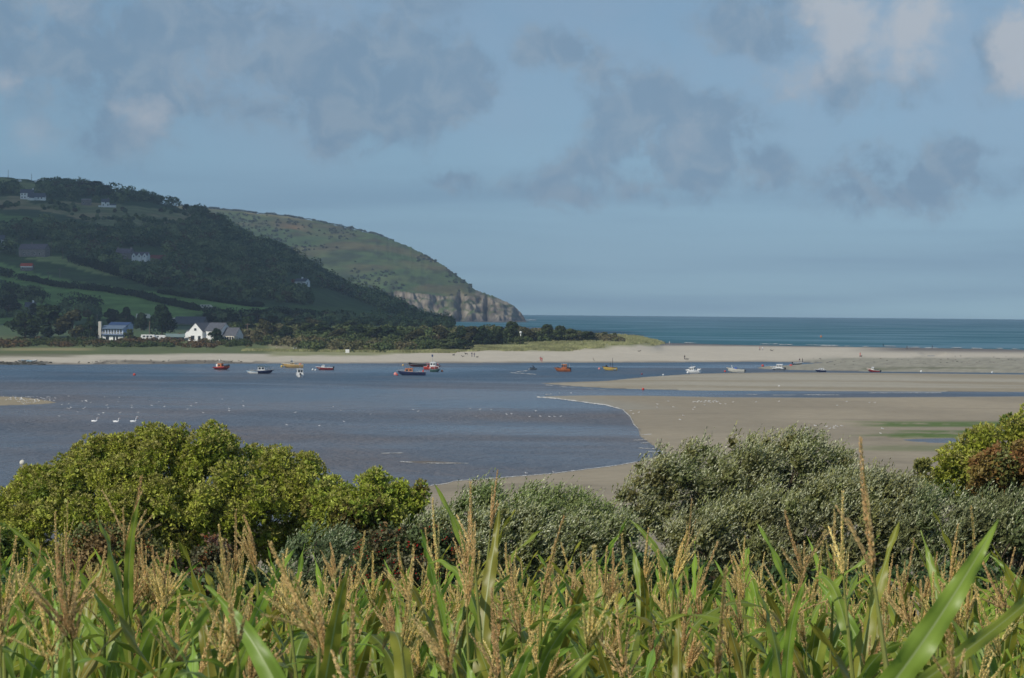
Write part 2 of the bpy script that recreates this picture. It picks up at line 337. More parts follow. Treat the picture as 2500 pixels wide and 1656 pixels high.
gm = mat_col('ground_surface', 0.85, 0.35, 0.10, 0.06, 0.6, 0.25)
hm = mat_col('hillside_turf', 0.95, 0.06, 0.28, 0.8, 0.12, 0.05)
rows = [1250]
r0 = 755 + 110330 / 1250.0
Ylist = [110330 / (r - 755) for r in np.arange(r0, 755 + 110330 / 140., 2.0)] + [140.0]
pcs = np.concatenate([np.arange(-900, -60, 30), np.arange(-60, 2560, 9), np.arange(2560, 3500, 30)])
Yg = np.array(sorted(set(Ylist)))
Yg = np.concatenate([np.arange(140, Yg[Yg > 145][0] if False else 245, 5.0), Yg[Yg > 247]])
PC, YY = np.meshgrid(pcs, Yg); XX = (PC - 1250) / FPX * YY
ZZ = Hg(XX, YY)
# surface relief of sand ripples and tidal scour
ZZ = ZZ + np.where(ZZ > 0.1, 0.05 * (fbm(XX / 8, YY / 10, 70) - .5), 0)
g = link('ground', grid_mesh('ground', XX, YY, ZZ, ground_col(XX, YY, ZZ)), gm); setp(g, kind='structure')
# far ground and hillside beyond the houses
pch = np.arange(-900, 3500, 9.0) if False else np.concatenate([np.arange(-900, -60, 30), np.arange(-60, 2560, 9), np.arange(2560, 3500, 30)])
Yh = np.concatenate([[Yg[-1]], np.arange(Yg[-1] + 10, 2700, 12)])
PC, YY = np.meshgrid(pch, Yh); XX = (PC - 1250) / FPX * YY; ZZ = Hg(XX, YY)
hl = link('hillside', grid_mesh('hillside', XX, YY, ZZ, ground_col(XX, YY, ZZ)), hm); setp(hl, kind='structure')
# the near slope that the camera stands on
xs = np.arange(-70, 71, 1.0); ys = np.concatenate([np.arange(-12, 60, 1.0), np.arange(60, 141, 4.0)])
Xn, Yn = np.meshgrid(xs, ys); Zn = Hg(Xn, np.maximum(Yn, 1)); Zn = np.where(Yn < 6, np.interp(Yn, [-12, 0, 6], [17.6, 17.0, 16.0]), Zn)
Zn = Zn + 0.08 * (fbm(Xn / 1.5, Yn / 1.5, 5) - .5)
nf = link('field', grid_mesh('field', Xn, Yn, Zn, ground_col(Xn, Yn, Zn)), mat_col('field_soil', 1, 3, .3, .03, 8)); setp(nf, kind='structure')

# ------------------------------------------------------------------ headland with its cliffs
hp = np.concatenate([np.arange(-400, 900, 22), np.arange(900, 1300, 2.5)])
yb = lambda pc: 3420 + 30 * (fbm(pc / 26, pc * 0 + 3, 81, 3) - .5) * 2 + 38 * np.exp(-((pc - 1123) / 6) ** 2) + 45 * np.exp(-((pc - 1188 - 0) / 6) ** 2) + np.maximum(0, pc - 1250) * 3
def h2(pc, Y):
    row = np.interp(pc, SK2[:, 0], SK2[:, 1]) + 2.5 * (vnoise(pc / 18, pc * 0, 83) - .5) + (2 * (vnoise(pc / 6, pc * 0, 84) - .5))
    yr = np.interp(pc, [0, 800, 1000, 1157, 1200, 1280], [4150, 4050, 3900, 3620, 3560, 3530])
    zr = CAMZ + (hy(pc) - row) * yr / FPX; b = yb(pc) + 18 * (fbm(pc / 9, Y / 30, 85) - .5); b0 = 3445 + np.maximum(0, pc - 1250) * 3
    crow = np.interp(pc, [900, 973, 1010, 1045, 1080, 1120, 1157, 1200, 1271, 1285], [716, 709, 715, 718, 722, 722, 722, 732, 760, 786])
    zt = np.minimum(CAMZ + (hy(pc) - crow) * (b0 + 30) / FPX, zr - .5)
    s = (Y - b0 - 92) / (yr - b0 - 92)
    slope = zt + (zr - zt) * np.clip(s, 0, 1) ** .85 + 5 * (fbm(pc / 60, Y / 70, 87) - .5) * np.clip(s, 0, 1) * (1 - np.clip(s, 0, 1)) * 4
    cl = np.clip((Y - b - 22 * (fbm(pc / 22 + Y / 18, Y / 24 - pc / 26, 188, 4) - .5)) / 90, 0, 1)
    ledge = cl ** .85 + .05 * np.sin(cl * 17 + 8 * fbm(pc / 14, Y / 40, 88))
    z = np.where(Y < b, np.maximum(-2, 1.6 - (b - Y) * .05 + 3 * (vnoise(pc / 5, Y / 12, 89) - .6)), np.where(cl < 1, zt * np.clip(ledge, 0, 1), slope))
    z = np.where(Y > yr, zr - (Y - yr) * .3, z)
    return np.where(pc > 1292, -2, z), cl, s
Y2 = np.concatenate([np.arange(3330, 3560, 3.0), np.arange(3560, 4300, 12)])
PC, YY = np.meshgrid(hp, Y2); XX = (PC - 1250) / FPX * YY; ZZ, cl, s2 = h2(PC, YY)
gy, gx = np.gradient(ZZ, axis=0) / np.gradient(YY, axis=0), 0
steep = sst(gy, .26, .5)
nn = fbm((XX + ZZ * 1.2) / 16, (ZZ - XX * .35) / 6 + YY / 60, 91, 5); n3 = fbm(XX / 60, YY / 60, 93, 4)
rock = mixc(C_(.13, .11, .085), C_(.33, .285, .22), sst(nn, .3, .7)); rock = mixc(rock, C_(.11, .10, .095), sst(ZZ * -1, -9, -3) * .8)
hg = mixc(C_(.078, .125, .045), C_(.11, .145, .055), sst(n3, .35, .65)); hg = mixc(hg, C_(.05, .065, .03), sst(fbm(XX / 16, YY / 30, 95), .56, .68) * .8)
_, pr2 = proj(XX, YY, ZZ)
hg = mixc(hg, C_(.20, .13, .06), np.exp(-((PC - 720) / 75) ** 2 - ((pr2 - 558 - (PC - 720) * .12) / 12) ** 2) * sst(fbm(XX / 40, YY / 30, 96), .3, .5))
hg = mixc(hg, C_(.15, .10, .055), .5 * sst(fbm(XX / 110, YY / 60, 97), .55, .7)); 
hg = mixc(hg, C_(.30, .25, .12), np.exp(-((pr2 - np.interp(PC, SK2[:, 0], SK2[:, 1]) - 3) / 2.2) ** 2) * (PC > 590) * (PC < 760) * .8)
rocky = np.clip(steep * (PC > 960) * (cl < 1) * (1 - .85 * np.exp(-((PC - 1100) / 15) ** 2 - ((pr2 - 740) / 16) ** 2)) + (YY < yb(PC) + 2) * 1.0, 0, 1)
rocky = np.maximum(rocky, sst(PC, 1155, 1165) * sst(nn, .38, .5) * .8)
hcol = mixc(hg * .85, rock * .88, rocky)
hd = link('headland', grid_mesh('headland', XX, YY, ZZ, hcol), mat_col('headland_surface', .95, .05, .32, 1.6, .09, .05)); setp(hd, kind='structure')

# ------------------------------------------------------------------ water
def water_mat(name, c1, c2, sc, rough, bumpd, bsc, streak=(1, 1, 1), grad=None):
    m = bpy.data.materials.new(name); m.use_nodes = True; t = NT(m.node_tree)
    P = t.n('ShaderNodeTexCoord').outputs['Object']; pos = t.vm('MULTIPLY', P, streak)
    nz = t.noise(pos, sc, 5, 0.6, .3).outputs[0]
    f = t.ramp(nz, .35, .65)
    Yv = t.n('ShaderNodeSeparateXYZ', {0: P}).outputs[1]
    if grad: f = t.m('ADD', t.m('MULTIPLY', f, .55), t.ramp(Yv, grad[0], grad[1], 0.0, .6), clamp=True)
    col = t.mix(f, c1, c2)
    h = t.m('ADD', t.noise(pos, bsc, 3, .6).outputs[0], t.m('MULTIPLY', t.noise(pos, bsc * .22, 3, .6, .5).outputs[0], 2.2))
    bp = t.n('ShaderNodeBump', {'Height': h, 'Strength': 1.0, 'Distance': bumpd})
    rv = t.noise(t.vm('MULTIPLY', P, (.5, 1, 1)), .011, 4, .55, .6).outputs[0]
    b = t.n('ShaderNodeBsdfPrincipled', {'Base Color': col, 'Roughness': t.ramp(rv, .38, .62, rough * .6, rough * 1.35), 'IOR': 1.33, 'Specular IOR Level': .5, 'Normal': bp.outputs[0]})
    t.n('ShaderNodeOutputMaterial', {'Surface': b}); return m
def sheet(name, poly, z, mat, kind='structure'):
    bm = bmesh.new(); bm.faces.new([bm.verts.new((x, y, z)) for x, y in poly]); me = bpy.data.meshes.new(name); bm.to_mesh(me); bm.free()
    return setp(link(name, me, mat), kind=kind)
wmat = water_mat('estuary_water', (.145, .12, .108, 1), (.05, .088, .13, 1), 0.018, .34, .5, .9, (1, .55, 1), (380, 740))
smat = water_mat('sea_water', (.015, .10, .125, 1), (.02, .125, .15, 1), 0.004, .5, .3, .12, (.5, 1, 1))
sheet('estuary_water', [(-900, 80), (900, 80), (900, 1250), (-900, 1250)], 0.0, wmat)
sheet('sea', [(-900, 1250), (900, 1250), (4500, 2600), (4500, 7880), (-4500, 7880), (-4500, 4500), (-900, 2700)], 0.0, smat)
# foam: swash lines and breaking surf, thin real strips lying on the water's edge
fm = mat_plain('foam', (.62, .60, .55), .8, 0, .25, 2)
def ribbon(name, pts, wrow, z=0.02, jit=.5, parent=None, mat=fm, gap=0.0):
    P = []
    for (a, b) in zip(pts[:-1], pts[1:]):
        L = max(2, int(abs(b[0] - a[0]) / 5) + int(abs(b[1] - a[1]) / 2.5))
        for k in range(L): t = k / L; P.append((a[0] + (b[0] - a[0]) * t, a[1] + (b[1] - a[1]) * t))
    P.append(pts[-1]); bm = bmesh.new(); prev = None
    for i, (x, y) in enumerate(P):
        ww = wrow * (.35 + 1.1 * random.random()); yy = y + jit * (random.random() - .5); xx = x + 2 * jit * (random.random() - .5)
        if i in (0, len(P) - 1): ww *= .1
        a = bm.verts.new(flat(xx, yy - ww / 2, z)); b = bm.verts.new(flat(xx, yy + ww / 2, z))
        if prev and random.random() > gap: bm.faces.new((prev[0], a, b, prev[1]))
        prev = (a, b)
    me = bpy.data.meshes.new(name); bm.to_mesh(me); bm.free(); return link(name, me, mat, parent)
foam = ribbon('foam', [(1309, 969), (1360, 973), (1420, 981), (1480, 989), (1520, 1000), (1538, 1016), (1547, 1035), (1558, 1047)], 2.2, .05, .8)
for seg in [[(1558, 1047), (1564, 1060), (1570, 1075)], [(1560, 1062), (1592, 1060)], [(1545, 1075), (1580, 1074)], [(1562, 1082), (1586, 1081)], [(1558, 1094), (1602, 1096)], [(1575, 1102), (1630, 1104)], [(1620, 1106), (1612, 1114), (1576, 1124)], [(1576, 1124), (1500, 1137), (1350, 1156), (1200, 1168), (1110, 1174)], [(1110, 1174), (1090, 1181), (1045, 1186), (980, 1196), (900, 1212)],
            [(975, 1127), (1010, 1129)], [(1030, 1131), (1145, 1131)], [(930, 1107), (985, 1106)], [(1330, 940), (1352, 942)], [(1365, 944), (1385, 945)], [(1390, 947), (1410, 948)], [(1432, 949), (1450, 950)], [(1462, 951), (1480, 952)], [(1330, 963), (1350, 962)],
            [(1885, 964.5), (1945, 965)], [(1820, 963), (1850, 963.5)], [(1960, 964), (2050, 964.5)], [(1260, 908), (1290, 905)], [(1245, 910), (1310, 914)],
            [(2120, 959.5), (2300, 959)]]:
    o = ribbon('foam_strip', seg, 1.15 if seg[0][1] > 1000 else .8, .05, .5, foam)
setp(foam, 'cream foam lines along the edge of the mud flat', None, None, 'stuff')
surf = ribbon('surf', [(1670, 836.5), (1700, 838)], 1.2, .25, .3)
for seg in [[(1855, 839.5), (1900, 840)], [(1900, 841), (1935, 841.5)], [(1965, 842), (2045, 843)], [(2000, 844.5), (2050, 844)], [(2060, 845), (2075, 845)], [(2105, 846), (2122, 846)], [(2158, 844.5), (2188, 845.5)], [(2210, 847.5), (2250, 848)], [(2255, 849), (2290, 849.5)], [(2320, 849), (2350, 849)], [(2370, 850), (2400, 851)], [(2430, 850.5), (2450, 851)], [(2470, 852), (2490, 852)], [(1250, 779), (1275, 779.5)], [(1280, 781), (1310, 781.5)]]:
    ribbon('wave_crest', seg, .9, .3, .3, surf)
setp(surf, 'white breaking waves along the sea beach', None, None, 'stuff')
# rocks awash below the cliffs
# ------------------------------------------------------------------ foliage helpers
def rot_about(n, count):
    """two random tangent vectors to each normal n (m,3)"""
    r = rng.normal(size=n.shape); a = np.cross(n, r); a /= np.linalg.norm(a, axis=1, keepdims=True) + 1e-9
    return a, np.cross(n, a)
def unit(v): return v / (np.linalg.norm(v, axis=-1, keepdims=True) + 1e-9)
def leaf_mesh(name, Cc, A, B, col):
    n = len(Cc); V = np.empty((n, 4, 3), np.float32)
    V[:, 0] = Cc - A; V[:, 1] = Cc + B; V[:, 2] = Cc + A; V[:, 3] = Cc - B
    return mesh_np(name, V.reshape(-1, 3), np.arange(4 * n).reshape(n, 4), np.repeat(col, 4, 0))
def tube_geo(pts, rad, k=6):
    V, Fq = [], []; pts = [Vector(p) for p in pts]
    for i, p in enumerate(pts):
        d = (pts[min(i + 1, len(pts) - 1)] - pts[max(i - 1, 0)]).normalized(); a = d.orthogonal().normalized(); b = d.cross(a)
        for j in range(k): t = 2 * math.pi * j / k; V.append(p + (a * math.cos(t) + b * math.sin(t)) * rad[i])
    for i in range(len(pts) - 1):
        for j in range(k): Fq.append((i * k + j, i * k + (j + 1) % k, (i + 1) * k + (j + 1) % k, (i + 1) * k + j))
    return V, Fq
class MB:
    def __init__(s): s.v = []; s.f = []
    def add(s, V, Fs): o = len(s.v); s.v += [tuple(p) for p in V]; s.f += [tuple(i + o for i in f) for f in Fs]; return s
    def tube(s, pts, rad, k=6, cap=True):
        if not hasattr(rad, '__len__'): rad = [rad] * len(pts)
        V, Fq = tube_geo(pts, rad, k)
        if cap: Fq = Fq + [tuple(range(k))[::-1], tuple(range(len(V) - k, len(V)))]
        return s.add(V, Fq)
    def box(s, x0, x1, y0, y1, z0, z1):
        V = [(x0, y0, z0), (x1, y0, z0), (x1, y1, z0), (x0, y1, z0), (x0, y0, z1), (x1, y0, z1), (x1, y1, z1), (x0, y1, z1)]
        return s.add(V, [(3, 2, 1, 0), (4, 5, 6, 7), (0, 1, 5, 4), (1, 2, 6, 5), (2, 3, 7, 6), (3, 0, 4, 7)])
    def prism(s, poly, y0, y1):     # poly in (x,z), extruded along y
        n = len(poly); V = [(x, y0, z) for x, z in poly] + [(x, y1, z) for x, z in poly]
        return s.add(V, [tuple(range(n)), tuple(range(2 * n - 1, n - 1, -1))] + [(i, i + n, (i + 1) % n + n, (i + 1) % n) for i in range(n)])
    def ball(s, c, r, k=8, sz=1.0):
        V, Fq = [], []; c = Vector(c); rx = r if hasattr(r, '__len__') else (r, r, r * sz)
        for i in range(1, k):
            a = math.pi * i / k
            for j in range(2 * k): b = math.pi * j / k; V.append(c + Vector((math.sin(a) * math.cos(b) * rx[0], math.sin(a) * math.sin(b) * rx[1], math.cos(a) * rx[2])))
        V += [c + Vector((0, 0, rx[2])), c - Vector((0, 0, rx[2]))]; n = 2 * k
        for i in range(k - 2):
            for j in range(n): Fq.append((i * n + j, (i + 1) * n + j, (i + 1) * n + (j + 1) % n, i * n + (j + 1) % n))
        for j in range(n): Fq += [(len(V) - 2, j, (j + 1) % n), (len(V) - 1, (k - 2) * n + (j + 1) % n, (k - 2) * n + j)]
        return s.add(V, Fq)
    def build(s, name, mat, parent=None, smooth=False, bevel=0):
        me = bpy.data.meshes.new(name); me.from_pydata(s.v, [], s.f)
        if smooth:
            for p in me.polygons: p.use_smooth = True
        me.update()
        if bevel:
            bm = bmesh.new(); bm.from_mesh(me); bmesh.ops.bevel(bm, geom=[e for e in bm.edges if e.calc_face_angle(0) > .5], offset=bevel, segments=1, affect='EDGES'); bm.to_mesh(me); bm.free()
        return link(name, me, mat, parent)
def empty(name, loc, rz=0, label=None, cat=None, group=None):
    o = bpy.data.objects.new(name, None); COL.objects.link(o); o.location = loc; o.rotation_euler = (0, 0, rz)
    o.empty_display_size = .2; return setp(o, label, cat, group)
KIDS = {}
def kids(o): return [c for c in bpy.data.objects if c.parent == o]
def copy_tree(o, label=None, group=None):
    c = o.copy(); COL.objects.link(c)
    if label: c['label'] = label
    if group: c['group'] = group
    ch = KIDS.get(o.name) or KIDS.setdefault(o.name, kids(o))
    for k in ch:
        d = k.copy(); COL.objects.link(d); d.parent = c
        for kk in (KIDS.get(k.name) if k.name in KIDS else KIDS.setdefault(k.name, kids(k))):
            e = kk.copy(); COL.objects.link(e); e.parent = d
    return c

leafm = mat_leaf('leaves'); farleaf = mat_col('far_leaves', 1.0, .5, .18, 0, 1, 0.0)
bark = mat_plain('bark', (.11, .085, .06), .95, 0, .3, 6, .1)
def clumps(cc, rr, n, size, base, var=.25, up=.35, squash=.8, inner=.55):
    """n leaf-clump quads over each ellipsoid (centre cc, radius rr)"""
    m = len(cc); d = rng.normal(size=(m, n, 3)); d[..., 2] += up; d = unit(d)
    r = rr[:, None, None] * (inner + (1 - inner) * rng.random((m, n, 1)) ** .5)
    P = cc[:, None] + d * r * np.array([1, 1, squash]); N = unit(d + rng.normal(size=d.shape) * .55)
    P = P.reshape(-1, 3); N = N.reshape(-1, 3); a, b = rot_about(N, 0)
    sz = size * (0.6 + .8 * rng.random((len(P), 1)))
    v = (1 + var * 2 * (rng.random((len(P), 1)) - .5)); cl = (np.repeat(base, n, 0) if base.ndim == 2 else base) * v
    return P, a * sz, b * sz * .75, cl

# ------------------------------------------------------------------ woodland on the hill: one mass
P_WOOD = [(-500, 556), (0, 560), (100, 556), (200, 560), (280, 568), (430, 560), (480, 540), (450, 508), (330, 494), (300, 484), (255, 478), (300, 470), (430, 500), (480, 512), (540, 530), (600, 566), (700, 602), (830, 688), (930, 722), (1000, 752), (1080, 788), (960, 768), (880, 735), (800, 705), (740, 702), (760, 745), (640, 738), (560, 728), (450, 712), (380, 702), (300, 680), (305, 668), (250, 655), (180, 625), (110, 612), (60, 625), (-500, 600)]
P_WOOD2 = [(120, 452), (200, 455), (250, 470), (330, 505), (225, 492), (150, 492), (110, 480), (-300, 478), (-300, 462), (60, 462)]
P_WOOD3 = [(-400, 700), (0, 712), (60, 715), (110, 735), (100, 750), (240, 760), (240, 790), (0, 800), (-400, 800)]
P_WOOD4 = [(430, 788), (500, 780), (640, 776), (760, 780), (900, 786), (1060, 794), (1100, 800), (1100, 815), (900, 812), (700, 812), (560, 790), (430, 790)]
HOLES = [(50, 98, 458, 500), (190, 232, 482, 515), (240, 280, 480, 520), (40, 130, 588, 635), (284, 405, 606, 645), (690, 762, 676, 705), (40, 92, 638, 668), (0, 12, 580, 605), (60, 90, 742, 775), (335, 368, 765, 785), (412, 505, 742, 795)]
yy = rng.uniform(1255, 2330, 26000); pcx = rng.uniform(-450, 1110, 26000)
keep = rng.random(26000) < (yy / 2330); yy, pcx = yy[keep], pcx[keep]
xx = (pcx - 1250) / FPX * yy; zz = Hg(xx, yy); qx, qy = proj(xx, yy, zz)
woodn = fbm(xx / 50, yy / 70, 121)
msk = inpoly(qx, qy, P_WOOD) | (inpoly(qx, qy, P_WOOD2)) | (inpoly(qx, qy, P_WOOD3) & (woodn > .4)) | inpoly(qx, qy, P_WOOD4)
heath = inpoly(qx, qy, P_HEATH) & (woodn > .64); msk |= heath
for (a, b, c, d) in HOLES: msk &= ~((qx > a) & (qx < b) & (qy > c) & (qy < d + 14))
xx, yy, zz, qx, qy, heath = xx[msk], yy[msk], zz[msk], qx[msk], qy[msk], heath[msk]
order = rng.permutation(len(xx))[:3700]; xx, yy, zz, qx, qy, heath = (a[order] for a in (xx, yy, zz, qx, qy, heath))
rad = rng.uniform(2.7, 5.8, len(xx)) * np.interp(yy, [1250, 1650], [.5, 1]) * np.where(heath, .35, 1) * np.where(rng.random(len(xx)) < .1, 1.35, 1)
cc = np.stack([xx, yy, zz + rad * .75], -1)
tint = rng.random((len(xx), 1)); bs = mixc(C_(.06, .10, .045), C_(.20, .24, .10), tint[:, 0] ** 1.5)
bs = np.where(rng.random((len(xx), 1)) < .06, C_(.10, .085, .04), bs)
P, A, B, cl = clumps(cc, rad, 90, .85, bs, .16, .5, .9)
o = link('woodland', leaf_mesh('woodland', P, A, B, cl), farleaf); setp(o, 'dark broadleaf wood covering the shaded hillside', None, None, 'stuff')
# bushes dotted over the open headland slope
yb_ = rng.uniform(3470, 4050, 1500); pb = rng.uniform(520, 1150, 1500); xb = (pb - 1250) / FPX * yb_
zb, _c1, _s1 = h2(pb, yb_); ok = (_c1 >= 1) & (yb_ < np.interp(pb, [0, 800, 1000, 1157], [4150, 4050, 3900, 3620])) & (fbm(xb / 70, yb_ / 90, 131) > .5)
xb, yb_, zb = xb[ok], yb_[ok], zb[ok]; rb = rng.uniform(1, 3.2, len(xb))
P, A, B, cl = clumps(np.stack([xb, yb_, zb + rb * .3], -1), rb, 26, 1.1, np.tile(C_(.05, .06, .03), (len(xb), 1)), .3)
pr_ = np.arange(430, 960, 2.2); yr_ = np.interp(pr_, [0, 800, 1000, 1157], [4150, 4050, 3900, 3620]); xr_ = (pr_ - 1250) / FPX * yr_; zr_, _, _ = h2(pr_, yr_)
rr_ = rng.uniform(.6, 3.2, len(pr_)) * (vnoise(pr_ / 14, pr_ * 0, 7) > .35) + .05
P2, A2, B2, c2_ = clumps(np.stack([xr_, yr_, zr_], -1), rr_, 30, .9, np.tile(C_(.05, .055, .03), (len(xr_), 1)), .3)
o = link('gorse', leaf_mesh('gorse', np.concatenate([P, P2]), np.concatenate([A, A2]), np.concatenate([B, B2]), np.concatenate([cl, c2_])), farleaf); setp(o, 'low gorse and scrub scattered over the far headland', None, None, 'stuff')

# ------------------------------------------------------------------ hedges across the fields
def hedgerow(pts, w, h, label, base=C_(.032, .05, .02), dens=1.0):
    H = [hit(*p) for p in pts]; cs, rs = [], []
    for a, b in zip(H[:-1], H[1:]):
        L = (b - a).length; n = max(2, int(L / (w * .4) * dens))
        for k in range(n):
            t = (k + random.random() * .6) / n; p = a.lerp(b, t); z = float(Hg(p.x, p.y)); r = w * random.uniform(.55, 1.1); hh = h * random.uniform(.5, 1.15)
            cs.append((p.x, p.y, z + hh * .45)); rs.append(r * (1 if hh < h else 1.15))
    cs = np.array(cs); rs = np.array(rs); org = cs.mean(0)
    P, A, B, cl = clumps(cs - org, rs, 60, .5, np.tile(base, (len(cs), 1)), .35, .4, h / w * .5)
    o = link('hedgerow', leaf_mesh('hedgerow', P, A, B, cl), farleaf); o.location = org
    return setp(o, label, 'hedge', 'field hedges on the hill')
hedgerow([(45, 684), (78, 688), (130, 700), (200, 707), (262, 714), (330, 724), (420, 747), (488, 760)], 2.6, 4.5, 'long dark hedge running down across the lower green fields')
hedgerow([(388, 716), (450, 727), (478, 730)], 2, 3.2, 'short hedge at the upper edge of the green field')
hedgerow([(490, 731), (540, 740), (600, 748), (640, 751)], 2.2, 3.4, 'hedge above the cream caravan in the long field')
hedgerow([(-60, 668), (0, 672), (30, 680)], 4, 6, 'clump of hedge at the left edge beside the green fields')
hedgerow([(150, 748), (200, 746), (245, 752)], 4, 8, 'tall ragged hedge below the middle of the green field')
hedgerow([(0, 724), (60, 728), (110, 740)], 4.5, 8, 'overgrown hedge of trees at the bottom left of the fields')
hedgerow([(170, 640), (230, 655), (290, 675), (380, 702)], 3.5, 6, 'dark hedge under the pale strip field')
hedgerow([(500, 770), (600, 775), (700, 770), (820, 782)], 3, 5, 'hedge at the foot of the dark lower slope')
hedgerow([(620, 484.5 + 60), (700, 570)], 2, 2.5, 'thin hedge near the top of the wooded shoulder') if False else None
# ------------------------------------------------------------------ scrub, marram and rough bank: masses nobody could count
def scatter_px(n, x0, x1, rfun0, rfun1):
    px = rng.uniform(x0, x1, n); t = rng.random(n); r0_, r1_ = rfun0(px), rfun1(px); row = r0_ + (r1_ - r0_) * t; return px, row
def fast_hit(px, row, y0=930, y1=1700, step=2.5):
    rx = [ray(a, b) for a, b in zip(px, row)]; rx = np.array(rx); Ys = np.arange(y0, y1, step)
    t = Ys[None] / rx[:, 1:2]; X = rx[:, 0:1] * t; Z = CAMZ + rx[:, 2:3] * t; G = np.maximum(Hg(X, np.broadcast_to(Ys, X.shape)), 0); below = Z <= G
    k = np.argmax(below, 1); k = np.where(below.any(1), k, len(Ys) - 1); i = np.arange(len(px)); return X[i, k], Ys[k], G[i, k]
sx0 = np.array([560, 620, 700, 860, 1000, 1060, 1150, 1250, 1330, 1450, 1520]); 
stop_ = np.array([800, 806, 810, 812, 812, 812, 812, 812, 814, 826, 836]); sbot = np.array([836, 842, 862, 862, 860, 853, 848, 842, 838, 834, 838])
px, row = scatter_px(1500, 560, 1520, lambda p: np.interp(p, sx0, stop_), lambda p: np.interp(p, sx0, sbot))
gapm = ~((px > 585) & (px < 760) & (row > np.interp(px, [585, 640, 700, 760], [830, 838, 850, 856])))
px, row = px[gapm], row[gapm]
X, Y_, Z = fast_hit(px, row); r = rng.uniform(1.4, 3.4, len(X)) * np.interp(px, [1200, 1500], [1, .6]); r = np.minimum(r, np.where(px > 1300, 2.2, 9))
tb = rng.random(len(X)); bs = mixc(C_(.07, .095, .036), C_(.13, .115, .06), sst(fbm(X / 22, Y_ / 60, 141), .45, .65)); bs = mixc(bs, C_(.10, .115, .04), (tb > .85) * .7)
P, A, B, cl = clumps(np.stack([X, Y_, Z + r * .45], -1), r, 85, .5, bs, .35, .5, .85)
o = link('scrub', leaf_mesh('scrub', P, A, B, cl), farleaf); setp(o, 'dense thorn and bracken scrub behind the dunes', None, None, 'stuff')
# rough bank in front of the houses
px, row = scatter_px(900, -500, 650, lambda p: np.interp(p, [-500, 0, 100, 300, 650], [832, 832, 833, 829, 828]), lambda p: np.interp(p, [-500, 0, 100, 300, 500, 650], [848, 850, 848, 848, 850, 846]))
X, Y_, Z = fast_hit(px, row, 930, 1300); r = rng.uniform(1, 2.3, len(X))
bs = mixc(C_(.05, .07, .025), C_(.11, .075, .04), sst(fbm(X / 14, Y_ / 30, 151), .42, .62))
P, A, B, cl = clumps(np.stack([X, Y_, Z + r * .25], -1), r, 70, .38, bs, .35, .5, .7)
o = link('bramble_bank', leaf_mesh('bramble_bank', P, A, B, cl), farleaf); setp(o, 'rusty green bramble bank in front of the houses', None, None, 'stuff')
# marram grass on the dunes
mx = np.array([560, 700, 850, 1000, 1100, 1150, 1280, 1380, 1450, 1540, 1600, 1616])
mt = np.array([868, 866, 864, 861, 856, 848, 838, 830, 820, 818, 832, 838]); mb = np.array([872, 871, 869, 866, 862, 858, 857, 858, 851, 848, 845, 842])
px, row = scatter_px(5200, 600, 1616, lambda p: np.interp(p, mx, mt), lambda p: np.interp(p, mx, mb) + 4 * (vnoise(p / 22, p * 0, 77) - .6))
X, Y_, Z = fast_hit(px, row)
sandgap = (px > 1470) & (px < 1590) & (row > 838 + 8 * vnoise(px / 25, px * 0, 5)) ; X, Y_, Z = X[~sandgap], Y_[~sandgap], Z[~sandgap]
X = X + rng.normal(size=len(X)) * .4; nb_ = 14; X, Y_, Z = (np.repeat(a, nb_) + 0 for a in (X, Y_, Z)); n = len(X)
X += rng.normal(size=n) * .55; Y_ = Y_ + rng.normal(size=n) * .8; h = rng.uniform(.3, .75, n)
D_ = unit(np.stack([rng.normal(size=n) * .45 + .25, rng.normal(size=n) * .4, np.ones(n)], -1)) * h[:, None]
side = unit(np.cross(D_, np.array([0, 1., 0.2]))) * .16
bs = mixc(C_(.22, .24, .10), C_(.40, .38, .20), rng.random(n) ** 1.2); bs *= (.35 + .55 * vnoise(X / 3.2, Y_ / 7, 157) + .6 * fbm(X / 14, Y_ / 20, 158))[:, None]
o = link('marram_grass', leaf_mesh('marram_grass', np.stack([X, Y_, Z + h * .6], -1), D_, side, bs), farleaf); setp(o, 'pale marram grass over the dunes of the spit', None, None, 'stuff')

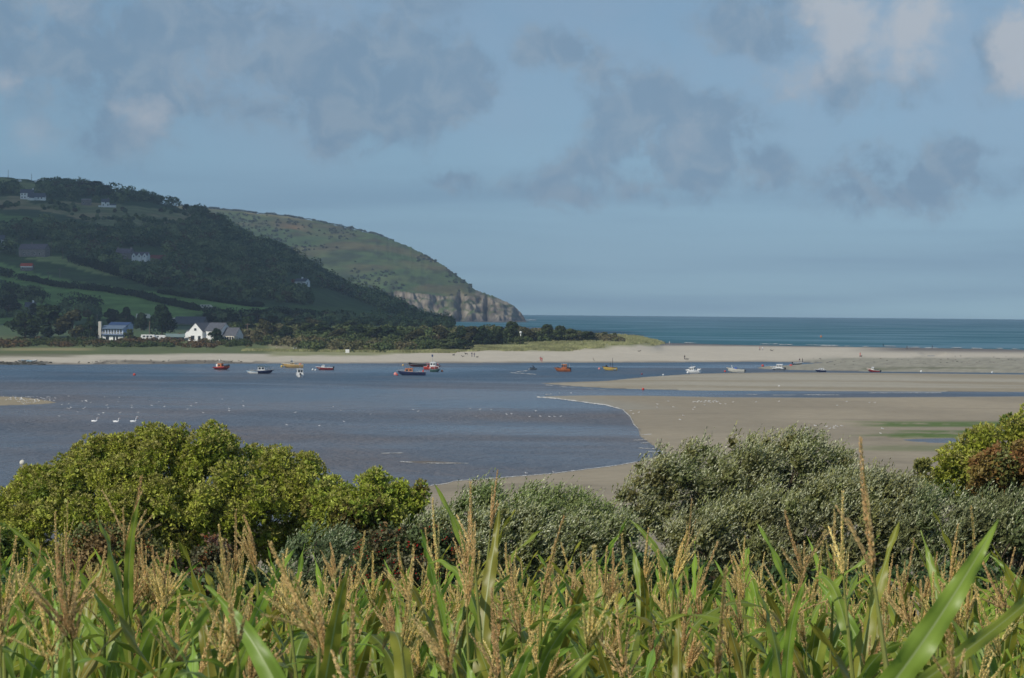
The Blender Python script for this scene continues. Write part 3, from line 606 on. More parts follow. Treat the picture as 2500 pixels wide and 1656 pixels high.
# ------------------------------------------------------------------ single trees
def make_tree(kind, Hh, Wd, seed):
    """kind: round / tall / wind / conifer; returns the root of a tree of height Hh and crown width Wd, base at origin"""
    root = empty('tree', (0, 0, 0)); mb = MB(); rnd = random.Random(seed)
    th = Hh * (.3 if kind != 'conifer' else .15); lean = .12 * Hh * (1 if kind == 'wind' else .2)
    mb.tube([(0, 0, -.4), (.1, 0, th * .6), (lean * .3, 0, th), (lean * .7, 0, Hh * .75)], [Hh * .035, Hh * .028, Hh * .022, Hh * .008], 7)
    nl = 16 if kind != 'conifer' else 20; cs, rs = [], []
    for k in range(nl):
        a = rnd.uniform(0, 6.28); t = (k + .5) / nl
        if kind == 'conifer': z = Hh * (.2 + .72 * t); q = Wd * .5 * (1.0 - t * .75) * rnd.uniform(.4, .7); r = Wd * .28 * (1.15 - t * .7)
        else: z = Hh * (.16 + .66 * t); q = Wd * .5 * math.sqrt(max(.05, 1 - (2 * t - .75) ** 2 * .75)) * rnd.uniform(.35, .8); r = Wd * rnd.uniform(.13, .22)
        c = (math.cos(a) * q + lean * t, math.sin(a) * q, z); cs.append(c); rs.append(r)
        mb.tube([(lean * .3 * t, 0, max(th * .6, z * .55)), (c[0] * .6, c[1] * .6, z * .85), c], [Hh * .012, Hh * .007, Hh * .003], 4)
    for k in range(5): a = rnd.uniform(0, 6.28); cs.append((math.cos(a) * Wd * .12 + lean, math.sin(a) * Wd * .12, Hh * rnd.uniform(.72, .88))); rs.append(Wd * rnd.uniform(.12, .17))
    mb.build('trunk', bark, root)
    col = {'round': C_(.026, .042, .018), 'tall': C_(.025, .04, .017), 'wind': C_(.045, .062, .024), 'conifer': C_(.018, .034, .016), 'light': C_(.085, .105, .04), 'brown': C_(.055, .055, .025)}
    base = np.array([col.get(kind, col['round']) * rnd.uniform(.8, 1.25) for _ in cs])
    P, A, B, cl = clumps(np.array(cs), np.array(rs), 170, Hh * .035, base, .35, .4, .85, .5)
    link('crown', leaf_mesh('crown', P, A, B, cl), farleaf, root); return root
protos = {}
def tree(px, row, hpx, wpx, kind, label, group=None, sink=.5, dy=0):
    p = hit(px, row); p = Vector((p.x * (p.y + dy) / p.y, p.y + dy, p.z)); Hh = hpx * p.y / FPX; Wd = wpx * p.y / FPX; key = (kind, random.randrange(2))
    if key not in protos: protos[key] = (make_tree(kind, 10, 9, len(protos) * 7 + 3), True); o = protos[key][0]
    else: o = copy_tree(protos[key][0])
    o.name = 'tree' if kind != 'conifer' else 'conifer_tree'
    o.location = (p.x, p.y, p.z - sink * .3); s = Hh / 10; o.scale = (Wd / 9, Wd / 9, s); o.rotation_euler.z = random.uniform(-.5, .5) + (random.choice([0, 3.14]) if kind not in ('wind',) else 0)
    for k in list(o.keys()):
        if k in ('group',): del o[k]
    return setp(o, label, 'tree', group)
T = tree
T(120, 826, 82, 110, 'round', 'largest of the dark trees left of the blue house')
T(62, 824, 62, 90, 'round', 'broad dark tree standing left of the largest dark tree')
T(178, 828, 74, 84, 'brown', 'olive brown tree between the largest dark tree and the blue house')
T(222, 830, 58, 60, 'round', 'small dark tree directly left of the white chimney of the blue house')
T(22, 770, 52, 66, 'round', 'rounded dark tree at the left edge below the green fields')
T(395, 818, 74, 68, 'conifer', 'dense dark evergreen tree above the parked white vans')
T(316, 833, 30, 30, 'light', 'small light green tree at the right corner of the blue house')
T(530, 833, 34, 40, 'round', 'small round tree in front of the white gabled house', dy=-14)
T(645, 838, 60, 64, 'brown', 'brownish tree just right of the white gabled house')
T(600, 820, 48, 48, 'round', 'dark tree behind the conservatory of the white gabled house')
T(700, 838, 44, 56, 'round', 'dark tree behind the footpath down to the beach')
T(308, 800, 52, 52, 'round', 'dark tree behind the blue house roof')
T(345, 808, 48, 40, 'tall', 'slim dark tree between the blue house and the evergreen')
T(270, 796, 45, 46, 'tall', 'dark tree rising behind the white chimney')
T(568, 800, 36, 56, 'round', 'dark tree behind the roof of the white gabled house')
T(505, 790, 28, 44, 'round', 'dark tree left of the roof ridge of the white house')
G = 'dark trees of the low wood behind the dunes'; L = 'dark wind-bent tree in the low wood behind the dunes'
for (a, b, c, d) in [(745, 822, 34, 60), (790, 826, 42, 76), (830, 838, 38, 60), (870, 832, 40, 70), (905, 842, 46, 74), (950, 838, 42, 70), (985, 846, 40, 60), (1020, 848, 46, 70), (1070, 842, 48, 64), (1100, 846, 36, 60), (700, 806, 30, 60), (660, 800, 30, 50), (760, 800, 22, 60), (850, 808, 24, 60), (1150, 846, 50, 60), (1125, 846, 50, 50), (1175, 846, 52, 56), (1210, 846, 50, 50), (620, 792, 28, 60), (1190, 846, 44, 56)]:
    T(a, b, c, d, random.choice(['wind', 'round', 'brown']), L, G)
T(1092, 857, 30, 80, 'light', 'broad olive green bush where the dune grass meets the beach')
T(1130, 858, 30, 54, 'round', 'dark bush at the right end of the olive green bush')
T(1243, 838, 56, 62, 'wind', 'tallest dark tree on the spit below the cliff end')
T(1330, 834, 45, 56, 'wind', 'left one of the two tall trees standing against the sea')
T(1362, 836, 43, 54, 'wind', 'right one of the two tall trees standing against the sea')
T(1392, 836, 36, 48, 'light', 'lighter green rounded tree against the sea on the spit')
T(1430, 834, 26, 50, 'wind', 'low rounded tree near the seaward end of the spit wood')
T(1478, 826, 16, 28, 'light', 'low wide bush near the end of the spit wood')
T(1500, 826, 14, 18, 'light', 'last small bush of the spit wood beside the dune')
T(1285, 838, 38, 50, 'brown', 'low brownish tree between the tallest tree and the pair against the sea')
T(1270, 846, 26, 30, 'light', 'pale green bush beside the white post')
T(225, 466, 24, 90, 'round', 'dark rounded clump of trees on the skyline above the white farmhouse')
T(310, 472, 16, 22, 'round', 'small tree bump on the skyline right of the rounded clump')
T(407, 498, 12, 16, 'round', 'lone bushy tree on the descending skyline')
T(455, 514, 16, 22, 'round', 'tree at the step of the skyline above the wood')
T(80, 770, 30, 34, 'round', 'dark tree beside the small white house among the trees')

# ------------------------------------------------------------------ paints
def hexm(name, c, rough=.55, var=.1, sc=2.0): return mat_plain(name, c, rough, 0, var, sc, .3)
WHITE = hexm('white_render', (.78, .78, .76), .8, .06, .6); OFFW = hexm('cream_paint', (.66, .62, .52)); SLATE = hexm('slate_roof', (.085, .09, .105), .7, .2, 1.5)
STONE = hexm('grey_stone', (.21, .185, .17), .9, .3, 1.2); REDR = hexm('red_tin_roof', (.45, .07, .03), .6, .15, 1); PURPR = hexm('purple_slate_roof', (.14, .115, .13), .8, .2, 1)
GLASS = mat_plain('window_glass', (.02, .025, .03), .12, 0, .1, 2, .6); BLUEW = hexm('pale_blue_boards', (.32, .42, .58), .6, .06, 1); BLUER = hexm('blue_metal_roof', (.11, .15, .21), .45, .08, .6)
DARKB = hexm('dark_blue_trim', (.03, .06, .14)); BRICK = hexm('brown_brick', (.2, .09, .06), .9, .25, 4); WOODP = hexm('pole_wood', (.17, .13, .10), .9, .3, 3); TEAL = hexm('teal_panel', (.16, .22, .21))
GREYM = hexm('grey_metal', (.35, .36, .37), .4); RUST = hexm('rust_orange', (.36, .11, .035), .8, .3, 2); BLK = hexm('black_rubber', (.02, .02, .023), .5); NAVY = hexm('navy_paint', (.018, .028, .085), .35)
ORG = hexm('orange_paint', (.58, .19, .05), .45); YEL = hexm('yellow_paint', (.58, .40, .09), .45); DRED = hexm('dark_red_paint', (.24, .02, .02), .4); BWHITE = hexm('boat_white', (.74, .74, .72), .4, .05, 1.5)
RED = hexm('bright_red', (.50, .06, .04), .45); PINK = hexm('faded_pink', (.75, .28, .24), .5); BLUEC = hexm('blue_canvas', (.05, .10, .33), .8); GREYH = hexm('grey_hull', (.22, .24, .25), .5); TAN = hexm('buff_paint', (.60, .40, .16), .5); LBLUE = hexm('light_blue_paint', (.30, .45, .55))
GRN = hexm('sea_green_paint', (.05, .12, .10), .6)

# ------------------------------------------------------------------ houses
def block(root, x0, x1, y0, y1, h, rh, wall, roof, ridge='x', over=.35, wname='wall', base=-1.5):
    m = MB()
    if ridge == 'x':   # ridge along x, gables at the x ends
        ym = (y0 + y1) / 2
        V = [(x0, y0, base), (x0, y1, base), (x0, y1, h), (x0, ym, h + rh), (x0, y0, h)]; V2 = [(x1, y, z) for _, y, z in V]
        m.add(V + V2, [(0, 1, 2, 3, 4)[::-1], (5, 6, 7, 8, 9), (0, 4, 9, 5)[::-1], (1, 6, 7, 2)[::-1]])
        m.build(wname, wall, root); t = .12; r = MB(); e = over * rh / (abs(y1 - y0) / 2)
        for (ya, yb2) in ((y0 - over, ym), (y1 + over, ym)):
            r.add([(x0 - .25, ya, h - e + .03), (x1 + .25, ya, h - e + .03), (x1 + .25, yb2, h + rh + .03), (x0 - .25, yb2, h + rh + .03),
                   (x0 - .25, ya, h - e + .03 + t), (x1 + .25, ya, h - e + .03 + t), (x1 + .25, yb2, h + rh + .03 + t), (x0 - .25, yb2, h + rh + .03 + t)],
                  [(0, 3, 2, 1), (4, 5, 6, 7), (0, 1, 5, 4), (1, 2, 6, 5), (2, 3, 7, 6), (3, 0, 4, 7)])
    else:
        xm = (x0 + x1) / 2
        V = [(x0, y0, base), (x1, y0, base), (x1, y0, h), (xm, y0, h + rh), (x0, y0, h)]; V2 = [(x, y1, z) for x, _, z in V]
        m.add(V + V2, [(0, 1, 2, 3, 4), (9, 8, 7, 6, 5), (0, 4, 9, 5), (1, 6, 7, 2)])
        m.build(wname, wall, root); t = .12; r = MB(); e = over * rh / (abs(x1 - x0) / 2)
        for (xa, xb2) in ((x0 - over, xm), (x1 + over, xm)):
            r.add([(xa, y0 - .25, h - e + .03), (xa, y1 + .25, h - e + .03), (xb2, y1 + .25, h + rh + .03), (xb2, y0 - .25, h + rh + .03),
                   (xa, y0 - .25, h - e + .03 + t), (xa, y1 + .25, h - e + .03 + t), (xb2, y1 + .25, h + rh + .03 + t), (xb2, y0 - .25, h + rh + .03 + t)],
                  [(0, 3, 2, 1), (4, 5, 6, 7), (0, 1, 5, 4), (1, 2, 6, 5), (2, 3, 7, 6), (3, 0, 4, 7)])
    return r.build('roof', roof, root)
def win(root, x, z, w_, h_, y, frame=None, axis='y', name='window'):
    f = MB(); e = .07
    if axis == 'y': f.box(x - w_ / 2 - e, x + w_ / 2 + e, y - .05, y + .02, z - e, z + h_ + e)
    else: f.box(y - .02, y + .05, x - w_ / 2 - e, x + w_ / 2 + e, z - e, z + h_ + e)
    fo = f.build(name, frame or WHITE, root); g = MB()
    if axis == 'y': g.box(x - w_ / 2, x + w_ / 2, y - .09, y - .052, z, z + h_)
    else: g.box(y + .052, y + .09, x - w_ / 2, x + w_ / 2, z, z + h_)
    g.build('pane', GLASS, fo)
def chim(root, x, y, z0, z1, mat, s=.5):
    m = MB(); m.box(x - s, x + s, y - s * .8, y + s * .8, z0, z1); c = m.build('chimney', mat, root); p = MB(); p.tube([(x, y, z1), (x, y, z1 + .4)], .15, 8); p.build('chimney_pot', BRICK, c)
def hroot(name, px, row, rz, label, cat='house', group='houses on the far shore'):
    p = hit(px, row); return empty(name, (p.x, p.y, p.z + .1), rz, label, cat, group), p.y / FPX
# white gabled house
r, k = hroot('white_house', 500, 833, R_(-28), 'white gabled house with slate roof behind a small round tree', group=None)
block(r, -5.4, 2.2, -5, 6, 4.2, 3.6, WHITE, SLATE, 'y'); block(r, 2.2, 10.5, -3, 5.5, 4.6, 3.3, WHITE, SLATE, 'x', wname='rear_wall')
block(r, 10.5, 17.5, -1.5, 4.5, 2.6, 3.2, WHITE, SLATE, 'x', wname='wing_wall'); block(r, -10.5, -5.4, -1.5, 5, 2.2, 2.6, WHITE, SLATE, 'y', wname='annexe_wall')
for x, z, a, b, y in [(-3.0, .3, 1.9, 1.9, -5), (.6, .3, 1.4, 1.8, -5), (-1.6, 4.4, 1.2, 1.1, -5), (7.8, .2, 1.3, 2.4, -3), (5, 2.9, 1, 1, -3)]: win(r, x, z, a, b, y)
m = MB(); m.box(12, 18.5, -4.2, -1.5, -1, 2.2); cv = m.build('conservatory', OFFW, r)
for q in range(5): g = MB(); g.box(12.3 + q * 1.25, 13.2 + q * 1.25, -4.27, -4.21, .3, 1.9); g.build('pane', GLASS, cv)
m = MB(); m.add([(6.4, -1.1, 6.12), (7.2, -1.1, 6.12), (7.2, -.3, 6.75), (6.4, -.3, 6.75)], [(0, 1, 2, 3)]); m.build('skylight', BWHITE, r)
# blue house
r, k = hroot('blue_house', 270, 830, R_(-14), 'two-storey pale blue house with a metal roof and tall cream chimney', group=None)
block(r, -2.8, 7.5, -3.5, 3.5, 5.0, 1.2, BLUEW, BLUER, 'x', .8); block(r, -1, 8.2, .6, 6, 6.6, 1.0, BLUEW, DARKB, 'x', .5, 'upper_wall')
m = MB(); m.box(-5.2, -2.8, -3, 3, -1.5, 4.4); m.build('side_wall', WHITE, r); m = MB(); m.box(-5.5, -2.5, -3.3, 3.3, 4.4, 4.75); m.build('flat_roof', DARKB, r)
m = MB(); m.box(-4.0, -2.7, -4.4, -3.3, -1.5, 8.0); m.build('chimney', hexm('pale_stone', (.46, .44, .39), .9), r)
m = MB(); m.box(-2.4, 7.9, -4.6, -3.5, 2.0, 2.3); b = m.build('balcony', DARKB, r)
rl = MB(); [rl.box(-2.4 + q * .5, -2.32 + q * .5, -4.6, -4.55, 2.3, 3.2) for q in range(21)]; rl.box(-2.4, 7.9, -4.62, -4.53, 3.2, 3.28); rl.build('railing', BWHITE, b)
for q in range(7): win(r, -1.7 + q * 1.35, 2.6, .8, 1.9, -3.5)
for q in range(6): win(r, -.1 + q * 1.35, 6.35 - .6, .9, .5, .6)
for q, wd in ((3.2, .9), (4.6, .9), (0, 1.6)): win(r, q, -.2, wd, 1.7, -3.5)
m = MB(); m.box(-2.79, 7.49, -3.56, -3.5, -1.2, 1.6); m.build('render_panel', WHITE, r)
for q in range(2): win(r, -4.6 + q * 1.0, 1.5 + 0 * q, .6, 2.2, -3)
def simple_house(name, px, row, rz, w_, d_, h_, rh_, wall, roof, label, wins=(), ch=(), ridge='x', ext=None, cat='house', chm=None):
    r, k = hroot(name, px, row, rz, label, cat); block(r, -w_ / 2, w_ / 2, -d_ / 2, d_ / 2, h_, rh_, wall, roof, ridge, base=-3)
    for x, z in wins: win(r, x, z, .9, 1.2, -d_ / 2)
    for x in ch: chim(r, x, 0, h_ + rh_ - .6, h_ + rh_ + 1.1, chm or wall)
    if ext: block(r, *ext[:5], ext[5], wall, roof, ridge, wname='extension_wall', base=-3)
    return r
r = simple_house('farmhouse', 66, 487, .12, 11, 6, 5.4, 3, WHITE, SLATE, 'white two-storey farmhouse high on the hill under a slate roof', [(-4, 3.4), (-1.6, 3.4), (1.2, 3.4), (3.8, 3.4), (-4, .8), (-1.6, .8), (1.2, .8), (3.8, .8)], (5,))
r = simple_house('cottage', 90, 489, .1, 15, 6, 2.6, 3.2, WHITE, SLATE, 'low white cottage joined to the right of the hilltop farmhouse', [(-4, .9), (1.4, .9), (4.2, .9)], (), ext=(-5.5, -2, -5.5, -3, 1.8, 1.2))
r = simple_house('barn', 211, 501, .05, 8, 6, 4, 1.2, STONE, STONE, 'grey stone barn standing alone in rough grass high on the hill', [(-2, 1)], (), cat='barn')
r = simple_house('cottage', 257, 506, .25, 6.5, 5, 4.2, 2.6, WHITE, SLATE, 'small white cottage with a dark door just right of the stone barn', [(-2, 1), (2, 1), (0, 2.7)], (2.6,), ext=(3.3, 9, -2.2, 1.8, 1.6, 1.0), chm=STONE)
m = MB(); m.box(-6, -3.3, -2.3, -2, -1, 1.1); m.build('garden_wall', WHITE, r)
r = simple_house('long_farmhouse', 84, 626, -.32, 20, 7, 4.6, 3.4, STONE, PURPR, 'long grey stone farmhouse with a purple slate roof among dark trees', [(-6, .8), (-2, .8), (2, .8), (6, .8)], (-2,))
r = simple_house('shed', 66, 661, -.1, 7.5, 5, 2.8, 1.6, STONE, REDR, 'small shed with a bright red roof below the long stone farmhouse', [(-2, .8)], (), cat='shed')
m = MB(); m.box(-3.6, 4.4, -2.62, -2.52, 1.9, 2.6); m.build('fascia', WHITE, r)
r = simple_house('cottage', 305, 632, -.35, 12, 6, 3.6, 3, STONE, PURPR, 'grey stone cottage with two chimneys in the middle of the wood', [(-3, .8), (2, .8)], (-5.2, 4.8))
r = simple_house('gabled_house', 344, 638, -.15, 11, 6, 3.6, 2.2, WHITE, PURPR, 'white house with three front gables right of the stone cottage', [(-4, .8), (0, .8), (4, .8)], ())
for gx in (-3.8, 0, 3.8): block(r, gx - 1.4, gx + 1.4, -4, -2.8, 3.4, 1.8, WHITE, SLATE, 'y', .15, 'gable_wall'); win(r, gx, 2.4, .7, 1.0, -4)
r = simple_house('barn', 386, 640, -.1, 10, 6, 2.2, 2.2, STONE, hexm('rusty_roof', (.19, .06, .045), .8, .3), 'rusty roofed barn at the right end of the cottages in the wood', [], (), cat='barn')
r = simple_house('cottage', 738, 698, -.45, 9, 6, 3.0, 2.0, WHITE, SLATE, 'isolated white cottage half hidden in the steep dark wood', [(2.4, .6), (-2, .8)], (0,))
win(r, -.6, .1, 1.0, 2.1, 4.5, None, 'x'); m = MB(); m.box(-8.5, -6.6, -1, 1, -2, 4.6); m.build('brick_stack', BRICK, r)
r = simple_house('cottage', 74, 768, .3, 5.5, 5, 4.0, 2.4, WHITE, SLATE, 'small white house with a chimney among the trees below the fields', [(-1.2, 1.9), (1.2, 1.9)], (1.5,))
r = simple_house('cottage', 1, 603, .2, 6, 6, 5, 3, WHITE, SLATE, 'white house cut by the left edge of the view', [(1.5, 2.5), (1.5, .5)], ())
r = simple_house('slate_house', 466, 792, -.2, 16, 8, 2.6, 3.4, STONE, SLATE, 'low slate roofed house behind the large cream caravan', [], ()) ; r.location.z -= 2.2
r = simple_house('greenhouse', 428, 832, .1, 8, 4, 1.6, 1.2, GLASS, TEAL, 'greenhouse with a teal roof beside the white vans', [], (), cat='greenhouse')
# caravans and vans
def caravan(px, row, rz, L, Hc, label, mat=None, slope=True, cat='caravan', name='caravan', n=3):
    p = hit(px, row); r = empty(name, (p.x, p.y, p.z), rz, label, cat, 'caravans and vans parked on the far shore'); m = MB(); h = L / 2; b = .45
    prof = [(-h, b), (h, b), (h + .15, b + Hc * .45), (h - .25 - (.5 if slope else 0), b + Hc), (-h + .15, b + Hc), (-h - .1, b + Hc * .4)]
    m.prism(prof, -1.15, 1.15); m.build('body', mat or BWHITE, r, bevel=.06)
    for q in range(n): g = MB(); x = -h * .7 + q * L * .7 / n; g.box(x, x + L * .16, -1.2, -1.152, b + Hc * .5, b + Hc * .82); g.build('window', GLASS, r)
    for x in (-h * .5, h * .5):
        for y in (-.9, .9): wl = MB(); wl.tube([(x, y - .12, .35), (x, y + .12, .35)], .35, 12); wl.build('wheel', BLK, r)
    return r
caravan(350, 779, 0, 7.5, 2.3, 'cream caravan at the field edge just left of the evergreen tree', OFFW)
caravan(438, 791, -.12, 11.0, 2.6, 'large cream motor caravan right of the evergreen tree', OFFW, n=4)
caravan(503, 756, .05, 7.0, 2.1, 'pale caravan alone in the green field', OFFW)
caravan(363, 832, -.1, 6.6, 2.2, 'white van parked right of the blue house', None, True, 'van', 'van')
caravan(393, 832, 0, 4.6, 1.9, 'small white trailer beside the parked white van', None, False, 'trailer', 'trailer', 1)
for q, (a, b_) in enumerate([(97, 444), (105, 444.5), (111, 445), (137, 450), (87, 447), (49, 445)]):
    caravan(a, b_, .1, [4.5, 3, 3, 4, 2.2, 3][q], 1.9, ['leftmost white caravan on the skyline', 'middle white caravan on the skyline', 'right white caravan of the three on the skyline', 'white caravan at the edge of the skyline tree clump', 'small white horsebox just below the skyline', 'white trailer in the top field near the left edge'][q], n=1)
# poles
def pole(px, row, top, label, arm=True, name='utility_pole', mat=None, rad=.22):
    p = hit(px, row); h = (row - top) * p.y / FPX + .5; r = empty(name, (p.x, p.y, p.z - .5), 0, label, 'pole', 'poles on the far shore')
    m = MB(); m.tube([(0, 0, 0), (0, 0, h)], [rad, rad * .7], 8); m.build('post', mat or WOODP, r)
    if arm: m = MB(); m.box(-1, 1, -.08, .08, h - .6, h - .4); m.build('crossarm', WOODP, r)
for a, b_, c, lb, ar in [(20, 440, 415, 'thin pole on the skyline at the far left', False), (77, 446, 425, 'thin pole on the skyline left of the caravans', False), (153, 634, 603, 'pale pole in the strip field right of the long farmhouse', False),
        (125, 626, 590, 'pole against the dark wood just right of the long farmhouse', True), (118, 692, 664, 'pole in the green field above the long hedge', True), (146, 680, 656, 'pole beside the hedge under the strip field', True),
        (365, 830, 784, 'tall pole behind the white van', False), (604, 828, 790, 'tall pole at the conservatory end of the white house', True), (709, 822, 800, 'pole in the scrub behind the footpath', False), (237, 790, 768, 'thin pole behind the blue house', False), (438, 832, 812, 'white pole by the greenhouse', True)]:
    pole(a, b_, c, lb, ar)
pole(1271, 842, 813, 'white post with a round head in the spit scrub', False, 'marker_post', BWHITE, .3)
p = hit(1271, 842); 
r = [o for o in COL.objects if o.name.startswith('marker_post')][0]; m = MB(); m.ball((0, 0, 5.6), .55, 6); m.build('round_head', BWHITE, r)
# white notice board in the marram
p = hit(848, 866); r = empty('notice_board', p, 0, 'small white notice board standing in the dune grass', 'sign'); m = MB(); m.box(-.7, .7, -.05, .05, .6, 1.9); m.build('board', BWHITE, r)
for sx in (-.6, .6): m = MB(); m.box(sx - .06, sx + .06, .06, .16, -.3, 1.9); m.build('post', WOODP, r)
# the dark fallen driftwood and weed rocks at the left shore
rocks = []
def rock(px, row, s, label, group, mat=STONE):
    p = flat(px, row, .25); p = Vector((p[0], p[1], max(float(Hg(p[0], p[1])), 0)))
    bm = bmesh.new(); bmesh.ops.create_icosphere(bm, subdivisions=2, radius=s)
    for v in bm.verts: v.co = v.co * random.uniform(.75, 1.2); v.co.z *= .5
    me = bpy.data.meshes.new('rock'); bm.to_mesh(me); bm.free(); o = link('rock', me, mat); o.location = p; return setp(o, label, 'rock', group)
DARKR = hexm('weedy_rock', (.055, .05, .035), .8, .3)
for k in range(46): rock(random.uniform(-60, 128), random.uniform(884.5, 889.5), random.uniform(.4, .9), 'dark weed covered rock of the low rocky spit on the left shore', 'weedy rocks on the left shore', DARKR)
for k in range(50): rock(random.uniform(190, 600), random.uniform(881, 887), random.uniform(.2, .5), 'small dark stone lying in the tideline of the left beach', 'stones along the left tideline', DARKR)
for k in range(14): rock(random.uniform(1335, 1385), random.uniform(856.5, 859.5), random.uniform(.3, .8), 'grey boulder at the foot of the dune grass', 'boulders at the foot of the dunes', STONE)
for k in range(90): rock(random.uniform(1980, 2520), random.uniform(875, 892), random.uniform(.15, .42), 'small stone on the shingle bank', 'stones on the shingle bank', random.choice([DARKR, STONE]))
# ------------------------------------------------------------------ boats
def hull_geo(L, B, Hh, rake=.12, transom=.8, n=14, flare=.78, keelrise=.9):
    secs = []
    for i in range(n + 1):
        t = i / n; x = -L / 2 + L * t
        b = B / 2 * (transom + (1 - transom) * math.sin(min(1, t / .45) * math.pi / 2)) if t < .45 else B / 2 * math.sqrt(max(0, 1 - ((t - .45) / .55) ** 2.4))
        b = max(b, .02); sh = Hh * (1 + .35 * max(0, t - .35) ** 1.5 / .5); k = -.35 * Hh + keelrise * Hh * max(0, (t - .6) / .4) ** 2.2
        xr = x + rake * L * max(0, (t - .7) / .3) * 1.0
        secs.append([(x, 0, k), (x, -b * flare * .9, k + (sh - k) * .3), (x + (xr - x) * .6, -b * .97, k + (sh - k) * .72), (xr, -b, sh)])
    V, Fq = [], []
    for s_ in secs:
        V += s_ + [(x, -y, z) for x, y, z in s_[:0:-1]]
    w_ = 7
    for i in range(n):
        for j in range(w_ - 1): Fq.append((i * w_ + j, (i + 1) * w_ + j, (i + 1) * w_ + j + 1, i * w_ + j + 1)) if False else None
    # section order: keel, -chine, -mid, -gunwale, +gunwale, +mid, +chine
    for i in range(n):
        a, b = i * 7, (i + 1) * 7
        for j, jj in ((0, 1), (1, 2), (2, 3), (4, 5), (5, 6), (6, 0)): Fq.append((a + j, a + jj, b + jj, b + j))
    Fq.append((0, 6, 5, 4, 3, 2, 1)); return V, Fq, secs
def boat(name, px, row, head, L, B, Hh_, hullm, label, deckm=None, tilt=0, pitch=0, stripe=None, z=0.0, cat='boat', group='boats moored in the estuary', **kw):
    Hh = Hh_ * 1.12; p = flat(px, row, z); r = empty(name, (p[0], p[1], z), R_(head), label, cat, group); r.rotation_euler = (R_(tilt), R_(pitch), R_(head))
    V, Fq, secs = hull_geo(L, B, Hh, **kw); MB().add(V, Fq).build('hull', hullm, r, smooth=False)
    # gunwale rim
    g = MB(); up = [s_[3] for s_ in secs]
    g.tube([(x, y, z_ + .02) for x, y, z_ in up] + [(x, -y, z_ + .02) for x, y, z_ in up[::-1]], .055, 5); g.build('gunwale', stripe or deckm or BWHITE, r)
    d = MB(); n = len(secs); dz = -.18
    Vd = [(x, y * .96, z_ + dz) for x, y, z_ in up] + [(x, -y * .96, z_ + dz) for x, y, z_ in up]
    d.add(Vd, [(i, i + 1, n + i + 1, n + i) for i in range(n - 1)]); d.build('deck', deckm or BWHITE, r)
    return r
def cabin(r, x0, x1, wd, z0, h_, wallm, roofm, rake=.35, panes=3, front=True, roof_over=.15, name='cabin'):
    m = MB(); w2 = wd / 2
    V = [(x0, -w2, z0), (x1, -w2, z0), (x1, w2, z0), (x0, w2, z0), (x0 + .05, -w2 * .88, z0 + h_), (x1 - rake, -w2 * .88, z0 + h_), (x1 - rake, w2 * .88, z0 + h_), (x0 + .05, w2 * .88, z0 + h_)]
    m.add(V, [(3, 2, 1, 0), (4, 5, 6, 7), (0, 1, 5, 4), (1, 2, 6, 5), (2, 3, 7, 6), (3, 0, 4, 7)]); c = m.build(name, wallm, r)
    m = MB(); m.box(x0 - roof_over, x1 - rake + roof_over, -w2 * .98, w2 * .98, z0 + h_, z0 + h_ + .09); m.build('cabin_roof', roofm, r, bevel=.03)
    def bl(x, y, t): return None
    Lc = x1 - x0 - rake
    for sd in (-1, 1):
        for q in range(panes):
            xa = x0 + .2 + q * Lc / panes; xb = xa + Lc / panes * .72
            y0_, y1_ = [sd * (w2 * (1 - .12 * t) + .02) for t in (.45, .85)]
            g = MB(); g.add([(xa, y0_, z0 + h_ * .45), (xb, y0_, z0 + h_ * .45), (xb, y1_, z0 + h_ * .85), (xa, y1_, z0 + h_ * .85)], [(0, 1, 2, 3)]); g.build('window', GLASS, c)
    for xe, rk, sg in ((x1, rake, 1), (x0, -.05, -1)):
        if not front and sg == 1: continue
        for q in range(3 if sg == 1 else 2):
            nq = 3 if sg == 1 else 2; ya = -w2 * .8 + q * w2 * 1.6 / nq; yb3 = ya + w2 * 1.6 / nq * .8
            za, zb2 = z0 + h_ * .45, z0 + h_ * .85; xa, xb = xe - rk * .45 + sg * .02, xe - rk * .85 + sg * .02
            g = MB(); g.add([(xa, ya, za), (xa, yb3, za), (xb, yb3 * .97, zb2), (xb, ya * .97, zb2)], [(0, 1, 2, 3)]); g.build('window', GLASS, c)
    return c
def mast(r, x, y, z0, h_, rad=.05, mat=None): rad *= 1.5; m = MB(); m.tube([(x, y, z0), (x, y, z0 + h_)], [rad, rad * .6], 6); m.build('mast', mat or GREYM, r)
def rail(r, pts, mat=None, rad=.035): m = MB(); m.tube(pts, rad, 5); [m.tube([q, (q[0], q[1], q[2] - .5)], rad, 4) for q in pts[::1]]; m.build('rail', mat or GREYM, r)
def outboard(r, x, z): m = MB(); m.box(x - .45, x, -.22, .22, z, z + .5); m.box(x - .3, x - .12, -.08, .08, z - .8, z); m.build('outboard_motor', BLK, r, bevel=.05)
def fender(r, x, y, z, mat=None): m = MB(); m.ball((x, y, z), .3, 6); m.build('fender', mat or RED, r)
def rigid(r, L, B, z, mat, nose=1.0, rad=.3):
    pts = []; 
    for i in range(13):
        t = i / 12; a = -math.pi / 2 + math.pi * t
    pts = [(-L / 2, -B / 2, z), (-L / 6, -B / 2, z), (L * .18, -B / 2 * .95, z + .1), (L * .38, -B / 2 * .6, z + .3), (L * .5, 0, z + .5), (L * .38, B / 2 * .6, z + .3), (L * .18, B / 2 * .95, z + .1), (-L / 6, B / 2, z), (-L / 2, B / 2, z)]
    m = MB(); m.tube(pts, [rad * .7] + [rad] * 7 + [rad * .7], 10); m.build('inflatable_tube', mat, r, smooth=True)
